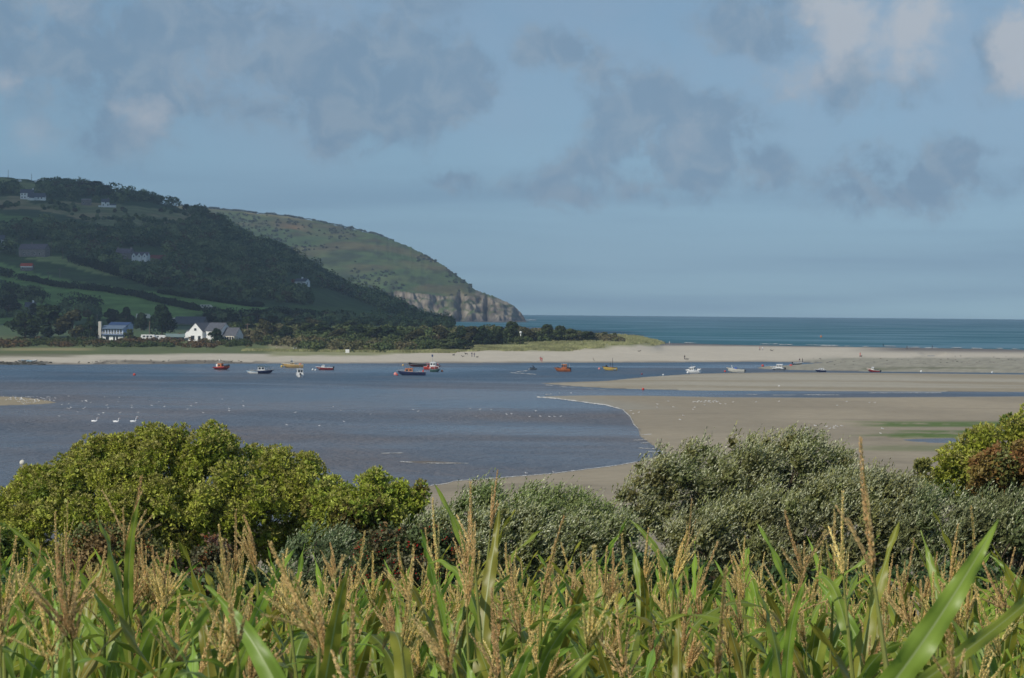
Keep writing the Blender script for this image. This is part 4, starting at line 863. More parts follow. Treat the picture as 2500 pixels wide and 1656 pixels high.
# orange inflatable at the left
r = boat('rescue_boat', 542, 902.5, -38, 5.2, 1.9, .55, DRED, 'orange inflatable with a raised dark bow, leftmost moored boat', RUST)
rigid(r, 5.4, 2.0, .55, DRED); m = MB(); m.tube([(1.7, -.75, .95), (2.5, -.25, 1.15), (2.75, 0, 1.25), (2.5, .25, 1.15), (1.7, .75, .95)], .34, 10); m.build('bow_cover', BLK, r, smooth=True)
cabin(r, -1.4, .5, 1.1, .5, 1.2, ORG, ORG, .5, 1); m = MB(); m.box(-2.3, -1.6, -.3, .3, .6, 1.6); m.build('engine_cover', BWHITE, r, bevel=.08); mast(r, -1.0, 0, 1.7, 1.0); m = MB(); m.ball((-1.0, 0, 2.7), .2, 6); m.build('radar_dome', BWHITE, r)
# navy hulled boat with white wheelhouse and its small tender
r = boat('fishing_boat', 642, 912.5, 8, 5.0, 2.2, .75, NAVY, 'white wheelhouse boat with a dark navy hull', GREYM, rake=.16)
cabin(r, -1.5, .5, 1.6, .6, 1.35, BWHITE, BWHITE, .2, 2); m = MB(); m.box(-1.7, 1.7, -.9, .9, 2.05, 2.12); m.build('canopy', GRN, r); rail(r, [(.8, -.8, 1.5), (1.8, -.6, 1.6), (2.8, 0, 1.75), (1.8, .6, 1.6), (.8, .8, 1.5)])
for y in (-.8, .8): m = MB(); m.tube([(1.6, y, .6), (1.6, y, 2.1)], .035, 5); m.build('canopy_post', GREYM, r)
r = boat('skiff', 617, 912.5, 175, 3.0, 1.4, .5, BWHITE, 'small pale skiff tied behind the navy hulled boat', LBLUE); m = MB(); m.box(-.5, .7, -.4, .4, .4, 1.1); m.build('cuddy', GREYH, r, bevel=.08); mast(r, -1.2, .3, .4, .9); mast(r, .9, -.3, .4, .8)
# buff fishing boat
r = boat('fishing_boat', 716, 897.5, 182, 6.2, 2.3, .85, TAN, 'buff yellow fishing boat with an orange float on its stern', OFFW, stripe=OFFW)
cabin(r, -.3, 1.3, 1.6, .7, .75, TAN, OFFW, .5, 2); cabin(r, .1, .9, .9, 1.5, .7, GREYH, BWHITE, .1, 1, name='wheel_shelter'); mast(r, .5, 0, 2.2, .7); fender(r, -2.4, -.6, 1.0, RED); fender(r, -2.0, -.2, 1.0, ORG); mast(r, -1.5, 0, .8, .9)
m = MB(); m.box(-2.9, -2.5, -.6, .6, .7, 1.3); m.build('net_bin', GREYH, r)
# white wheelhouse boat seen stern on
r = boat('cabin_boat', 732, 920.5, 98, 4.6, 2.1, .7, BWHITE, 'white cabin boat seen end on below the buff boat', GREYM); cabin(r, -1.2, 1.1, 1.75, .6, 1.45, BWHITE, BWHITE, .25, 2); mast(r, 0, 0, 2.1, 1.2, .04); outboard(r, -2.3, .6); m = MB(); m.ball((0, 0, 3.3), .16, 6); m.build('mast_light', PINK, r)
# maroon hull with white cuddy
r = boat('cuddy_boat', 794, 903.5, 178, 4.7, 1.9, .62, DRED, 'white topped cuddy boat with a maroon hull', BWHITE); cabin(r, .1, 2.0, 1.3, .45, .35, BWHITE, BWHITE, .5, 0); cabin(r, .2, 1.2, 1.1, .85, .55, BWHITE, BWHITE, .35, 1, name='windscreen'); outboard(r, -2.3, .6); mast(r, -1.2, .2, .5, .8)
# navy hull, orange cabin
r = boat('pilot_boat', 1006, 916.5, 176, 7.6, 2.4, .85, NAVY, 'navy hulled boat with an orange cabin', GREYM, rake=.05); cabin(r, -.2, 2.2, 1.7, .7, 1.15, ORG, ORG, .4, 2); rail(r, [(2.2, -.9, 1.5), (3.2, -.6, 1.6), (3.9, 0, 1.7), (3.2, .6, 1.6), (2.2, .9, 1.5)]); rail(r, [(-3.2, -.9, 1.4), (-2, -1, 1.4), (-.6, -1, 1.4)]); mast(r, .8, 0, 1.9, .8); fender(r, -3.1, 0, 1.1, PINK); m = MB(); m.box(-3.3, -2.9, -.3, .3, .7, 1.5); m.build('pot_hauler', RED, r)
# long black and red inflatable behind the work boat
r = boat('long_rib', 1036, 895.5, 182, 9.6, 2.2, .45, DRED, 'long black and red inflatable behind the white work boat', GREYH); rigid(r, 9.6, 2.3, .5, BLK, rad=.36)
m = MB(); m.tube([(-4.6, -1.2, .55), (0, -1.2, .55)], .38, 8); m.build('red_tube_side', RED, r); cabin(r, -3.2, -2.2, 1.2, .6, .9, GREYH, BWHITE, .1, 1, name='console'); mast(r, -2.6, 0, 1.4, 2.0); m = MB(); m.box(-2.8, -2.3, -.1, .1, 3.2, 3.9); m.build('flag', DARKB, r)
r = boat('work_boat', 1054, 902, -12, 4.8, 2.2, .8, RED, 'white cabined work boat with red fenders in front of the long inflatable', GREYM); cabin(r, -.4, 1.4, 1.8, .7, 1.4, BWHITE, BWHITE, .15, 2); fender(r, -.9, -1.1, 1.0, RED); fender(r, -.3, -1.2, .4, PINK); mast(r, 1.9, .4, .9, 1.6); mast(r, -1.4, -.4, .8, 1.3)
r = boat('pontoon_skiff', 1061, 908, 0, 2.8, 1.5, .6, GRN, 'dark green railed skiff just below the work boat', GREYH); rail(r, [(-1.2, -.7, 1.5), (0, -.75, 1.5), (1.2, -.6, 1.5), (1.2, .6, 1.5), (-1.2, .7, 1.5)], BWHITE, .05)
# rusty tug
r = boat('tug', 1375, 907.5, 168, 4.6, 2.2, .75, RUST, 'rusty orange tug with a tall wheelhouse under a white roof', RUST); cabin(r, -1.1, .4, 1.5, .7, 1.55, RUST, OFFW, .1, 2, roof_over=.3); m = MB(); m.box(-2.3, -1.3, -.8, .8, .6, 1.3); m.build('winch', BLK, r, bevel=.1); m = MB(); m.tube([(2.2, 0, .9), (1.5, .3, 1.2), (1.2, -.3, 1.0)], .25, 6); m.build('tyre_fender', BLK, r); mast(r, -2.0, .5, 1.2, 1.2); mast(r, -1.5, -.5, 1.2, 1.0)
# yellow open boat
r = boat('open_boat', 1490, 904.5, 172, 4.3, 1.9, .8, YEL, 'yellow hulled open boat with two thin masts', DRED, stripe=BLK, rake=.1); m = MB(); m.box(-1.9, -.9, -.82, .82, .15, .75); m.build('stern_cover', GREYH, r, bevel=.08); mast(r, -.7, 0, .7, 3.2, .06, BLK); mast(r, .0, .1, .7, 2.0, .05, BLK); m = MB(); m.box(.9, 1.5, -.5, .5, .7, 1.6); m.build('engine_box', BLK, r, bevel=.15); m = MB(); m.box(-.5, .5, -.5, .5, .6, 1.05); m.build('fish_box', PINK, r)
# aground boats on the right
GB = 'boats lying aground on the bar'
r = boat('cabin_cruiser', 1695, 911.5, 150, 4.2, 2.0, .85, BWHITE, 'white cabin cruiser leaning over at the waterline', BWHITE, tilt=-12, pitch=6, group=GB); cabin(r, -.4, 1.3, 1.6, .85, 1.0, BWHITE, BWHITE, .35, 2); mast(r, .3, .3, 1.9, 1.6, .035); mast(r, -.5, -.3, 1.9, .5, .035); m = MB(); m.box(-2.0, 1.0, -.5, .5, -.32, -.2); m.build('bilge_keel', DARKB, r)
r = boat('open_fishing_boat', 1797, 909.5, 178, 4.9, 1.9, .85, OFFW, 'cream boat with a blue canvas cuddy on the mud edge', OFFW, pitch=-3, group=GB); m = MB(); m.ball((.2, 0, .95), (.62, .7, .62), 8); m.build('canvas_cover', BLUEC, r, smooth=True); m = MB(); m.tube([(1.1, 0, .9), (1.5, 0, 2.1)], .1, 6); m.build('flagstaff', BWHITE, r); outboard(r, -2.45, .45); m = MB(); m.box(-2.2, 1.4, -.93, -.9, -.1, .12); m.build('rust_stripe', RUST, r)
r = boat('cabin_cruiser', 1900, 904, 168, 4.0, 1.9, .7, GREYH, 'white topped cruiser at the tip of the shingle', BWHITE, tilt=-6, group=GB); cabin(r, -1.3, 1.0, 1.5, .75, 1.05, BWHITE, BWHITE, .6, 3); m = MB(); m.box(-1.6, 1.9, -.9, .9, .55, .72); m.build('white_deck', BWHITE, r); outboard(r, -2, .4)
r = boat('cruiser', 2004, 908.5, 178, 3.2, 1.6, .55, NAVY, 'small dark hulled cruiser with a white cabin in the narrow channel', BWHITE, group=GB); cabin(r, -.9, 1.0, 1.3, .5, .6, BWHITE, BWHITE, .5, 2); fender(r, 0, -.85, .1, PINK)
r = boat('cuddy_boat', 2133, 908.5, 160, 3.9, 1.7, .6, DRED, 'dark red hulled boat with a white bow lying nose up', BWHITE, tilt=-5, pitch=-7, group=GB, stripe=OFFW); m = MB(); m.box(-.2, 1.8, -.6, .6, .5, .75); m.build('foredeck', OFFW, r, bevel=.05); cabin(r, .1, .9, .9, .75, .65, BWHITE, BWHITE, .2, 1); outboard(r, -1.9, .4); m = MB(); m.box(-1.6, -.2, -.6, .6, .45, .8); m.build('seat_box', BLK, r, bevel=.05); fender(r, 1.3, -.75, .1, PINK)
# small tender at the two people, dinghies drawn up on the left
r = boat('tender', 1947, 889.5, 6, 3.4, 1.3, .35, GREYH, 'low grey tender drawn up beside two people at the channel', BWHITE, z=.15, group=None); outboard(r, -1.6, .3)
for q, (a, hd, mt, lb) in enumerate([(56, 20, GREYH, 'leftmost dark dinghy drawn up on the left beach'), (66, 170, LBLUE, 'pale blue dinghy in the middle of the three on the left beach'), (78, 12, BWHITE, 'white dinghy, rightmost of the three on the left beach')]):
    boat('dinghy', a, 884, hd, 3.2 if q != 2 else 3.0, 1.3, .45, mt, lb, mt, z=.3, group='dinghies on the left beach')
# jet ski with rider, wake is foam
# ------------------------------------------------------------------ buoys
def buoy(px, row, rad, mat, label, kind='ball', z=0.05):
    p = flat(px, row, 0); r = empty('buoy', (p[0], p[1], z), 0, label, 'buoy', 'mooring buoys and floats'); m = MB()
    if kind == 'ball': m.ball((0, 0, rad * .45), rad, 8)
    else: m.tube([(0, 0, -.3), (0, 0, rad * .6), (0, 0, rad * 1.8), (0, 0, rad * 2)], [rad, rad, rad * .6, rad * .3], 10)
    m.build('float', mat, r, smooth=True); m = MB(); m.tube([(0, 0, rad * (1.3 if kind == 'ball' else 1.9)), (0, 0, rad * (1.75 if kind == 'ball' else 2.4))], rad * .15, 5); m.build('eye', GREYM, r)
for a in [(328, 917, .38, RED, 'lone red buoy on open water left of the moored boats'), (688, 896.5, .42, YEL, 'yellow float just left of the buff fishing boat'), (763.5, 904, .3, BWHITE, 'left one of two white floats beside the maroon boat'),
          (770, 905, .26, BWHITE, 'right one of two white floats beside the maroon boat'), (965.5, 916, .5, PINK, 'pink and white ball buoy left of the orange cabin boat'), (969.5, 917, .3, RED, 'small red float against the pink ball buoy'),
          (984, 893.5, .35, TAN, 'buff float left of the long inflatable'), (1079, 908, .35, RUST, 'rust orange float right of the green skiff'), (1463, 902, .33, PINK, 'pale pink float left of the yellow open boat'),
          (1567, 915, .25, DRED, 'dark red float off the tip of the upper bar'), (1570, 952.5, .33, RED, 'bright red buoy in the channel between the two bars'), (1679, 911.5, .36, BWHITE, 'white float beside the leaning cabin cruiser'),
          (1619, 917, .25, BWHITE, 'small white float left of the leaning cruiser'), (1770, 908.5, .33, RED, 'red float left of the boat with the blue canvas'), (1862, 895, .45, RED, 'red ball buoy on the sand tip left of the white topped cruiser'),
          (1931, 895.5, .55, RED, 'largest red ball buoy, on the shingle right of the white topped cruiser'), (2249, 908.5, .33, BWHITE, 'white float in the thin channel right of the red boat'), (2422, 911, .3, BWHITE, 'rightmost white float in the thin channel'),
          (1902, 946, .3, BWHITE, 'white float lying on the upper sand bar'), (54.5, 1134, .33, OFFW, 'cream ball buoy on the near water above the left tree'), (1179 * 1.0 + 47, 857, .2, RED, 'tiny red float lying high on the beach')]:
    buoy(*a)
buoy(2004.5, 824, .7, ORG, 'orange sea marker buoy far out beyond the beach', 'cone')
# ------------------------------------------------------------------ people, dogs and birds
def skin_mesh(name, nodes, edges, root=0, sub=1):
    me = bpy.data.meshes.new(name); me.from_pydata([n[:3] for n in nodes], edges, []); o = bpy.data.objects.new(name, me); COL.objects.link(o)
    sk = o.modifiers.new('s', 'SKIN'); sk.use_smooth_shade = True
    for i, n in enumerate(nodes):
        d = me.skin_vertices[0].data[i]; r_ = n[3]; d.radius = (r_, n[4] if len(n) > 4 else r_); d.use_root = (i == root)
    sb = o.modifiers.new('u', 'SUBSURF'); sb.levels = sub; sb.render_levels = sub
    dg = bpy.context.evaluated_depsgraph_get(); dg.update(); m2 = bpy.data.meshes.new_from_object(o.evaluated_get(dg)); bpy.data.objects.remove(o); bpy.data.meshes.remove(me); m2.name = name; return m2
def person_mesh(pose):
    st = .16 if pose == 'walk' else .04
    if pose == 'sit':
        N = [(0, 0, .14, .13), (0, .02, .38, .14), (0, .04, .58, .13), (0, .04, .68, .05), (0, .0, .80, .095, .105), (.09, -.25, .28, .08), (.09, -.55, .06, .05), (.09, -.66, .04, .045), (-.09, -.2, .34, .08), (-.1, -.42, .08, .05), (-.1, -.52, .04, .045),
             (.2, .04, .56, .05), (.24, -.02, .34, .04), (.16, -.22, .3, .035), (-.2, .04, .56, .05), (-.24, -.02, .34, .04), (-.14, -.2, .34, .035)]
        E = [(0, 1), (1, 2), (2, 3), (3, 4), (0, 5), (5, 6), (6, 7), (0, 8), (8, 9), (9, 10), (2, 11), (11, 12), (12, 13), (2, 14), (14, 15), (15, 16)]
    else:
        N = [(0, 0, .92, .13, .10), (0, .01, 1.15, .13, .10), (0, .0, 1.38, .15, .10), (0, 0, 1.48, .05), (0, -.02, 1.63, .085, .10), (.09, -st * .6, .5, .075), (.10, -st * .9, .08, .05), (.10, -st * .9 - .14, .04, .04), (-.09, st * .6, .5, .075), (-.10, st * 1.6, .09, .05), (-.10, st * 1.6 - .13, .05, .04),
             (.2, 0, 1.38, .055), (.25, .05 * st * 8, 1.10, .043), (.25, -.12, .86, .036), (-.2, 0, 1.38, .055), (-.25, .03, 1.10, .043), (-.25, -.08, .86, .036)]
        E = [(0, 1), (1, 2), (2, 3), (3, 4), (0, 5), (5, 6), (6, 7), (0, 8), (8, 9), (9, 10), (2, 11), (11, 12), (12, 13), (2, 14), (14, 15), (15, 16)]
    return skin_mesh('person_body', N, E)
PM = {k: person_mesh(k) for k in ('walk', 'stand', 'sit')}
pmat = mat_plain('skin', (.45, .27, .2), .6, 0, .05); 
def cloth(c): 
    k = 'cloth_%d_%d_%d' % tuple(int(v * 99) for v in c); return bpy.data.materials.get(k) or mat_plain(k, c, .9, 0, .15, 6, .1)
def person(px, row, top, leg, pose, rz, label, group=None, z=None):
    p = flat(px, row, .3); p = Vector((p[0], p[1], max(0, float(Hg(p[0], p[1]))))) if z is None else Vector(z)
    p2 = hit(px, row, 600) if z is None else p; p = p2
    me = PM[pose].copy(); me.materials.clear(); [me.materials.append(m_) for m_ in (pmat, cloth(top), cloth(leg))]
    zt, zl, zn = (.9, .08, 1.5) if pose != 'sit' else (.3, .05, .7)
    for f in me.polygons:
        c = f.center; f.material_index = 0 if c.z > zn else (1 if (c.z > zt or (abs(c.x) > .17 and c.z > (.92 if pose != 'sit' else .3))) else (2 if True else 0))
        if pose != 'sit' and abs(c.x) > .19 and c.z < .92: f.material_index = 0
    o = link('person', me); o.location = p; o.rotation_euler.z = rz; setp(o, label, 'person', group)
    m = MB(); hz = 1.665 if pose != 'sit' else .83; m.ball((0, .012, hz), (.105, .115, .10), 7); h_ = m.build('hair', cloth((.06, .04, .03)), o, smooth=True); return o
person(1152, 872, (.06, .05, .09), (.07, .06, .10), 'stand', .5, 'left one of two dark clothed people standing on the beach with dogs')
person(1158, 873, (.07, .06, .10), (.05, .05, .08), 'walk', -.5, 'right one of two dark clothed people standing on the beach with dogs')
person(1319.5, 883.5, (.35, .03, .04), (.25, .03, .04), 'stand', 0, 'person in dark red at the water edge, left of a pair')
person(1323, 884.5, (.62, .06, .05), (.35, .04, .04), 'walk', .8, 'person in bright red at the water edge, right of a pair')
person(1448.5, 881, (.28, .25, .2), (.2, .17, .13), 'sit', 1.2, 'person sitting on the sand above the rusty tug')
person(1671.5, 878.5, (.03, .03, .03), (.03, .03, .04), 'stand', .6, 'person in black walking two dogs above the leaning cruiser')
person(1614.5, 839, (.6, .6, .62), (.3, .3, .34), 'walk', 1, 'person in white beside the end of the dunes')
person(1623.5, 841, (.03, .03, .03), (.03, .03, .03), 'stand', 1, 'person in black between two people in white near the dune end')
person(1634.5, 841.5, (.7, .7, .7), (.4, .38, .35), 'walk', -1, 'person in white by the sea edge right of the person in black')
person(1855, 856, (.6, .08, .07), (.05, .05, .05), 'walk', 1.4, 'person in red on the high sand beside a person in white')
person(1862, 855.5, (.7, .7, .74), (.2, .2, .26), 'walk', -1.2, 'person in white on the high sand beside a person in red')
person(1952, 886.5, (.09, .05, .05), (.3, .3, .36), 'stand', 0, 'left one of two people standing beside the grey tender')
person(1959, 886.5, (.08, .06, .05), (.1, .1, .14), 'stand', 1, 'right one of two people standing beside the grey tender')
person(2100, 871, (.65, .16, .13), (.55, .15, .12), 'walk', .4, 'person in pink red alone where sand meets the shingle')
person(2156.5, 847, (.04, .04, .05), (.03, .03, .04), 'walk', .4, 'dark figure standing in the surf beside a white wave')
person(2214.5, 853.5, (.04, .04, .05), (.03, .03, .04), 'stand', .4, 'dark figure on the wet sand at the sea edge, middle of three')
person(2276, 852, (.05, .04, .06), (.04, .04, .05), 'walk', .4, 'dark figure paddling at the right end of the surf')
person(675.5, 857, (.5, .42, .36), (.3, .22, .17), 'walk', 2, 'person in buff on the sandy footpath below the brown tree')
person(717.5, 856.5, (.6, .63, .66), (.5, .5, .55), 'walk', 1.7, 'left walker in white on the grass left of the scrub')
person(723, 857, (.66, .68, .7), (.35, .38, .42), 'walk', 1.5, 'second walker in white close behind the left walker')
person(743, 855.5, (.55, .57, .6), (.18, .2, .24), 'walk', 1.5, 'third walker in white, a little apart to the right')
# rider on a jet ski leaving a wake
p = flat(1301, 903.5); js = empty('jet_ski', (p[0], p[1], 0), R_(25), 'small dark jet ski running in front of the beach', 'jet ski')
V, Fq, _s = hull_geo(2.6, 1.0, .45); MB().add(V, Fq).build('hull', GREYH, js); m = MB(); m.box(-1.0, .5, -.25, .25, .4, .75); m.build('seat', BLK, js, bevel=.05); m = MB(); m.tube([(.5, 0, .6), (.3, 0, 1.05)], .07, 6); m.tube([(.3, -.35, 1.05), (.3, .35, 1.05)], .04, 6); m.build('handlebar', BLK, js)
person(1301, 903.5, (.03, .03, .05), (.03, .03, .05), 'sit', 1.57 + R_(25), 'person in black seated on the jet ski', z=(p[0], p[1], .72))
# dogs
def dog_mesh(lie=False):
    h = .42 if not lie else .16
    N = [(-.3, 0, h, .1), (0, 0, h, .115), (.28, 0, h + .03, .13), (.42, 0, h + .2, .07), (.52, 0, h + .28, .075), (.66, 0, h + .25, .04), (-.5, 0, h + .12, .025), (-.62, 0, h + .22, .015)]
    E = [(0, 1), (1, 2), (2, 3), (3, 4), (4, 5), (0, 6), (6, 7)]
    if not lie:
        for sx, hx in ((1, 2), (-1, 2)): i = len(N); N += [(.27, .1 * sx, .25, .045), (.29, .1 * sx, .02, .032)]; E += [(2, i), (i, i + 1)]
        for sx in (1, -1): i = len(N); N += [(-.28, .1 * sx, .27, .06), (-.37, .1 * sx, .14, .035), (-.33, .1 * sx, .02, .03)]; E += [(0, i), (i, i + 1), (i + 1, i + 2)]
    return skin_mesh('dog', N, E, 1)
DM, DL = dog_mesh(), dog_mesh(True)
def dog(px, row, me, c, rz, label, s=1.0):
    m_ = me.copy(); m_.materials.clear(); m_.materials.append(cloth(c)); o = link('dog', m_); o.location = hit(px, row, 600); o.rotation_euler.z = rz; o.scale = (s, s, s); setp(o, label, 'dog')
dog(1165, 874, DM, (.03, .03, .03), .3, 'black dog just right of the two dark clothed people', .9)
dog(1138, 867, DM, (.05, .04, .035), 2.8, 'dark dog behind and left of the two dark clothed people', 1.2)
dog(1130, 871.5, DL, (.05, .045, .04), 3.1, 'dark dog lying flat on the sand left of the people', 1.1)
dog(1107.5, 869.5, DM, (.05, .045, .04), .8, 'dark dog farthest left on the beach', 1.1)
dog(1675.5, 879, DM, (.05, .045, .04), .5, 'small dark dog beside the person in black', .9)
dog(1678.5, 879.5, DM, (.1, .09, .07), .2, 'second small dog beside the person in black', .9)
dog(1881.5, 857, DM, (.14, .12, .1), 1.2, 'brown dog right of the person in white on the high sand', 1.1)
dog(1885, 858.5, DM, (.16, .14, .12), .4, 'second brown dog right of the person in white', 1.1)
dog(2101.5, 873, DM, (.04, .03, .03), .4, 'dark dog at the feet of the person in pink red', 1.2)
dog(1560.5, 859, DL, (.06, .05, .04), .1, 'dark dog lying alone high on the beach below the dunes', 1.3)
dog(1313.5, 883, DL, (.45, .42, .38), .1, 'pale dog beside the pair in red', 1.0)
# gulls
def gull_mesh(stand, dark):
    N = [(-.2, 0, 0, .035), (-.1, 0, .0, .07), (.03, 0, .01, .085), (.13, 0, .05, .065), (.19, 0, .13, .045), (.235, 0, .135, .03), (.29, 0, .125, .012), (-.32, 0, .02, .02)]
    me = skin_mesh('gull_body', N, [(0, 1), (1, 2), (2, 3), (3, 4), (4, 5), (5, 6), (0, 7)], 2); me.materials.clear()
    wh = cloth((.78, .78, .77)); gy = cloth((.06, .06, .065) if dark else (.42, .44, .47)); me.materials.append(wh); me.materials.append(gy); me.materials.append(cloth((.6, .35, .05)))
    for f in me.polygons: f.material_index = 1 if (f.center.z > .03 and f.center.x < .10) else (2 if f.center.x > .255 else 0)
    return me
GMs = {d: gull_mesh(True, d) for d in (0, 1)}
legm = MB(); [legm.tube([(.0, s * .03, -.16), (.0, s * .03, -.02)], .008, 4) for s in (-1, 1)]
gull_n = [0]
def gull(px, row, label, group, stand=True, dark=0, sc=1.0):
    q = flat(px, row, 0); z = max(0.0, float(Hg(q[0], q[1]))); o = link('gull', GMs[dark]); s = sc * random.uniform(.62, .8)
    o.location = (q[0], q[1], z + (.15 * s if stand else .03)); o.scale = (s, s, s); o.rotation_euler.z = random.choice([0, math.pi]) + random.uniform(-.7, .7); setp(o, label, 'gull', group)
    if stand:
        if 'leg' not in KIDS: l_ = legm.build('legs', cloth((.5, .3, .12)), o); KIDS['leg'] = l_
        else: l_ = KIDS['leg'].copy(); COL.objects.link(l_); l_.parent = o
for k in range(62):
    px = np.clip(random.gauss(70, 30), 2, 122); gull(px, 969 + (random.random()) * 19 * (1 - abs(px - 60) / 160), 'gull standing in the crowded flock on the low sand bar at the left', 'flock of gulls on the left sand bar', True, random.random() < .5)
for k in range(44):
    px = abs(random.gauss(0, 330)) + 60; row = random.uniform(966, 1022) 
    if px < 130: px += 130
    gull(px, row, 'small white gull floating on the estuary water', 'gulls floating on the estuary', False, random.random() < .2)
for px, row in [(1148, 998), (1172, 1000), (1199, 1001), (1163, 1017), (1237, 1012), (1249, 1011), (1293, 1018), (1308, 1004), (1319, 1017), (1342, 1018), (1354, 1018), (1369, 1017), (1021, 1005), (1009, 1001), (1366, 960), (1394, 960), (780, 1040), (700, 1038), (840, 1030), (905, 1012), (1285, 1156), (1352, 1154)]:
    gull(px, row, 'small white gull floating on the estuary water', 'gulls floating on the estuary', False)
for k in range(26): gull(1693 + k * 2.9 + random.uniform(-2, 2) if k < 22 else random.uniform(1690, 1775), 985 + random.uniform(-2, 2.5) + (0 if k < 22 else random.uniform(3, 14)), 'white gull in the line of gulls resting on the mud flat', 'line of gulls on the mud flat', True)
for px, row in [(1969, 1051), (1990, 1046), (2018, 1048), (2026, 1053), (2036, 1048), (2041, 1046), (2045, 1049), (2036, 1052), (2055, 1047), (2150, 1065), (2154, 1053)]:
    gull(px, row, 'white gull in the small group beside the green weed', 'small gull group beside the weed', True, sc=1.1)
for px, row in [(1668, 1019), (1660, 1029), (1630, 984), (1644, 998), (1605, 991), (1604, 998), (1560, 1009), (1540, 1005), (1546, 1012), (1790, 987), (1845, 987), (1902, 985), (2044, 995), (2067, 986), (2123, 988), (2136, 988), (1632, 985), (1692, 1005)]:
    gull(px, row, 'white gull standing alone on the wide mud flat', 'single gulls on the mud flat', True)
# swans
SWm = skin_mesh('swan_body', [(-.62, 0, .24, .05), (-.4, 0, .12, .16), (-.05, 0, .10, .24), (.3, 0, .08, .2), (.48, 0, .16, .11), (.56, 0, .36, .06), (.52, 0, .58, .05), (.56, 0, .76, .055), (.66, 0, .80, .05), (.76, 0, .76, .03)], [(i, i + 1) for i in range(9)], 2, 2)
SWm.materials.clear(); SWm.materials.append(cloth((.85, .85, .84)))
for k, (px, row, lb) in enumerate([(230, 1029.5, 'leftmost of the three white swans on the water'), (283, 1030.5, 'middle one of the three white swans on the water'), (325, 1030, 'rightmost of the three white swans on the water')]):
    q = flat(px, row); o = link('swan', SWm); o.location = (q[0], q[1], -.02); o.rotation_euler.z = R_([4, -5, 8][k]); o.scale = (.8,) * 3; setp(o, lb, 'swan', 'three swans'); m = MB(); m.tube([(.76, 0, .765), (.9, 0, .71)], [.035, .012], 6); m.build('beak', cloth((.7, .25, .05)), o)
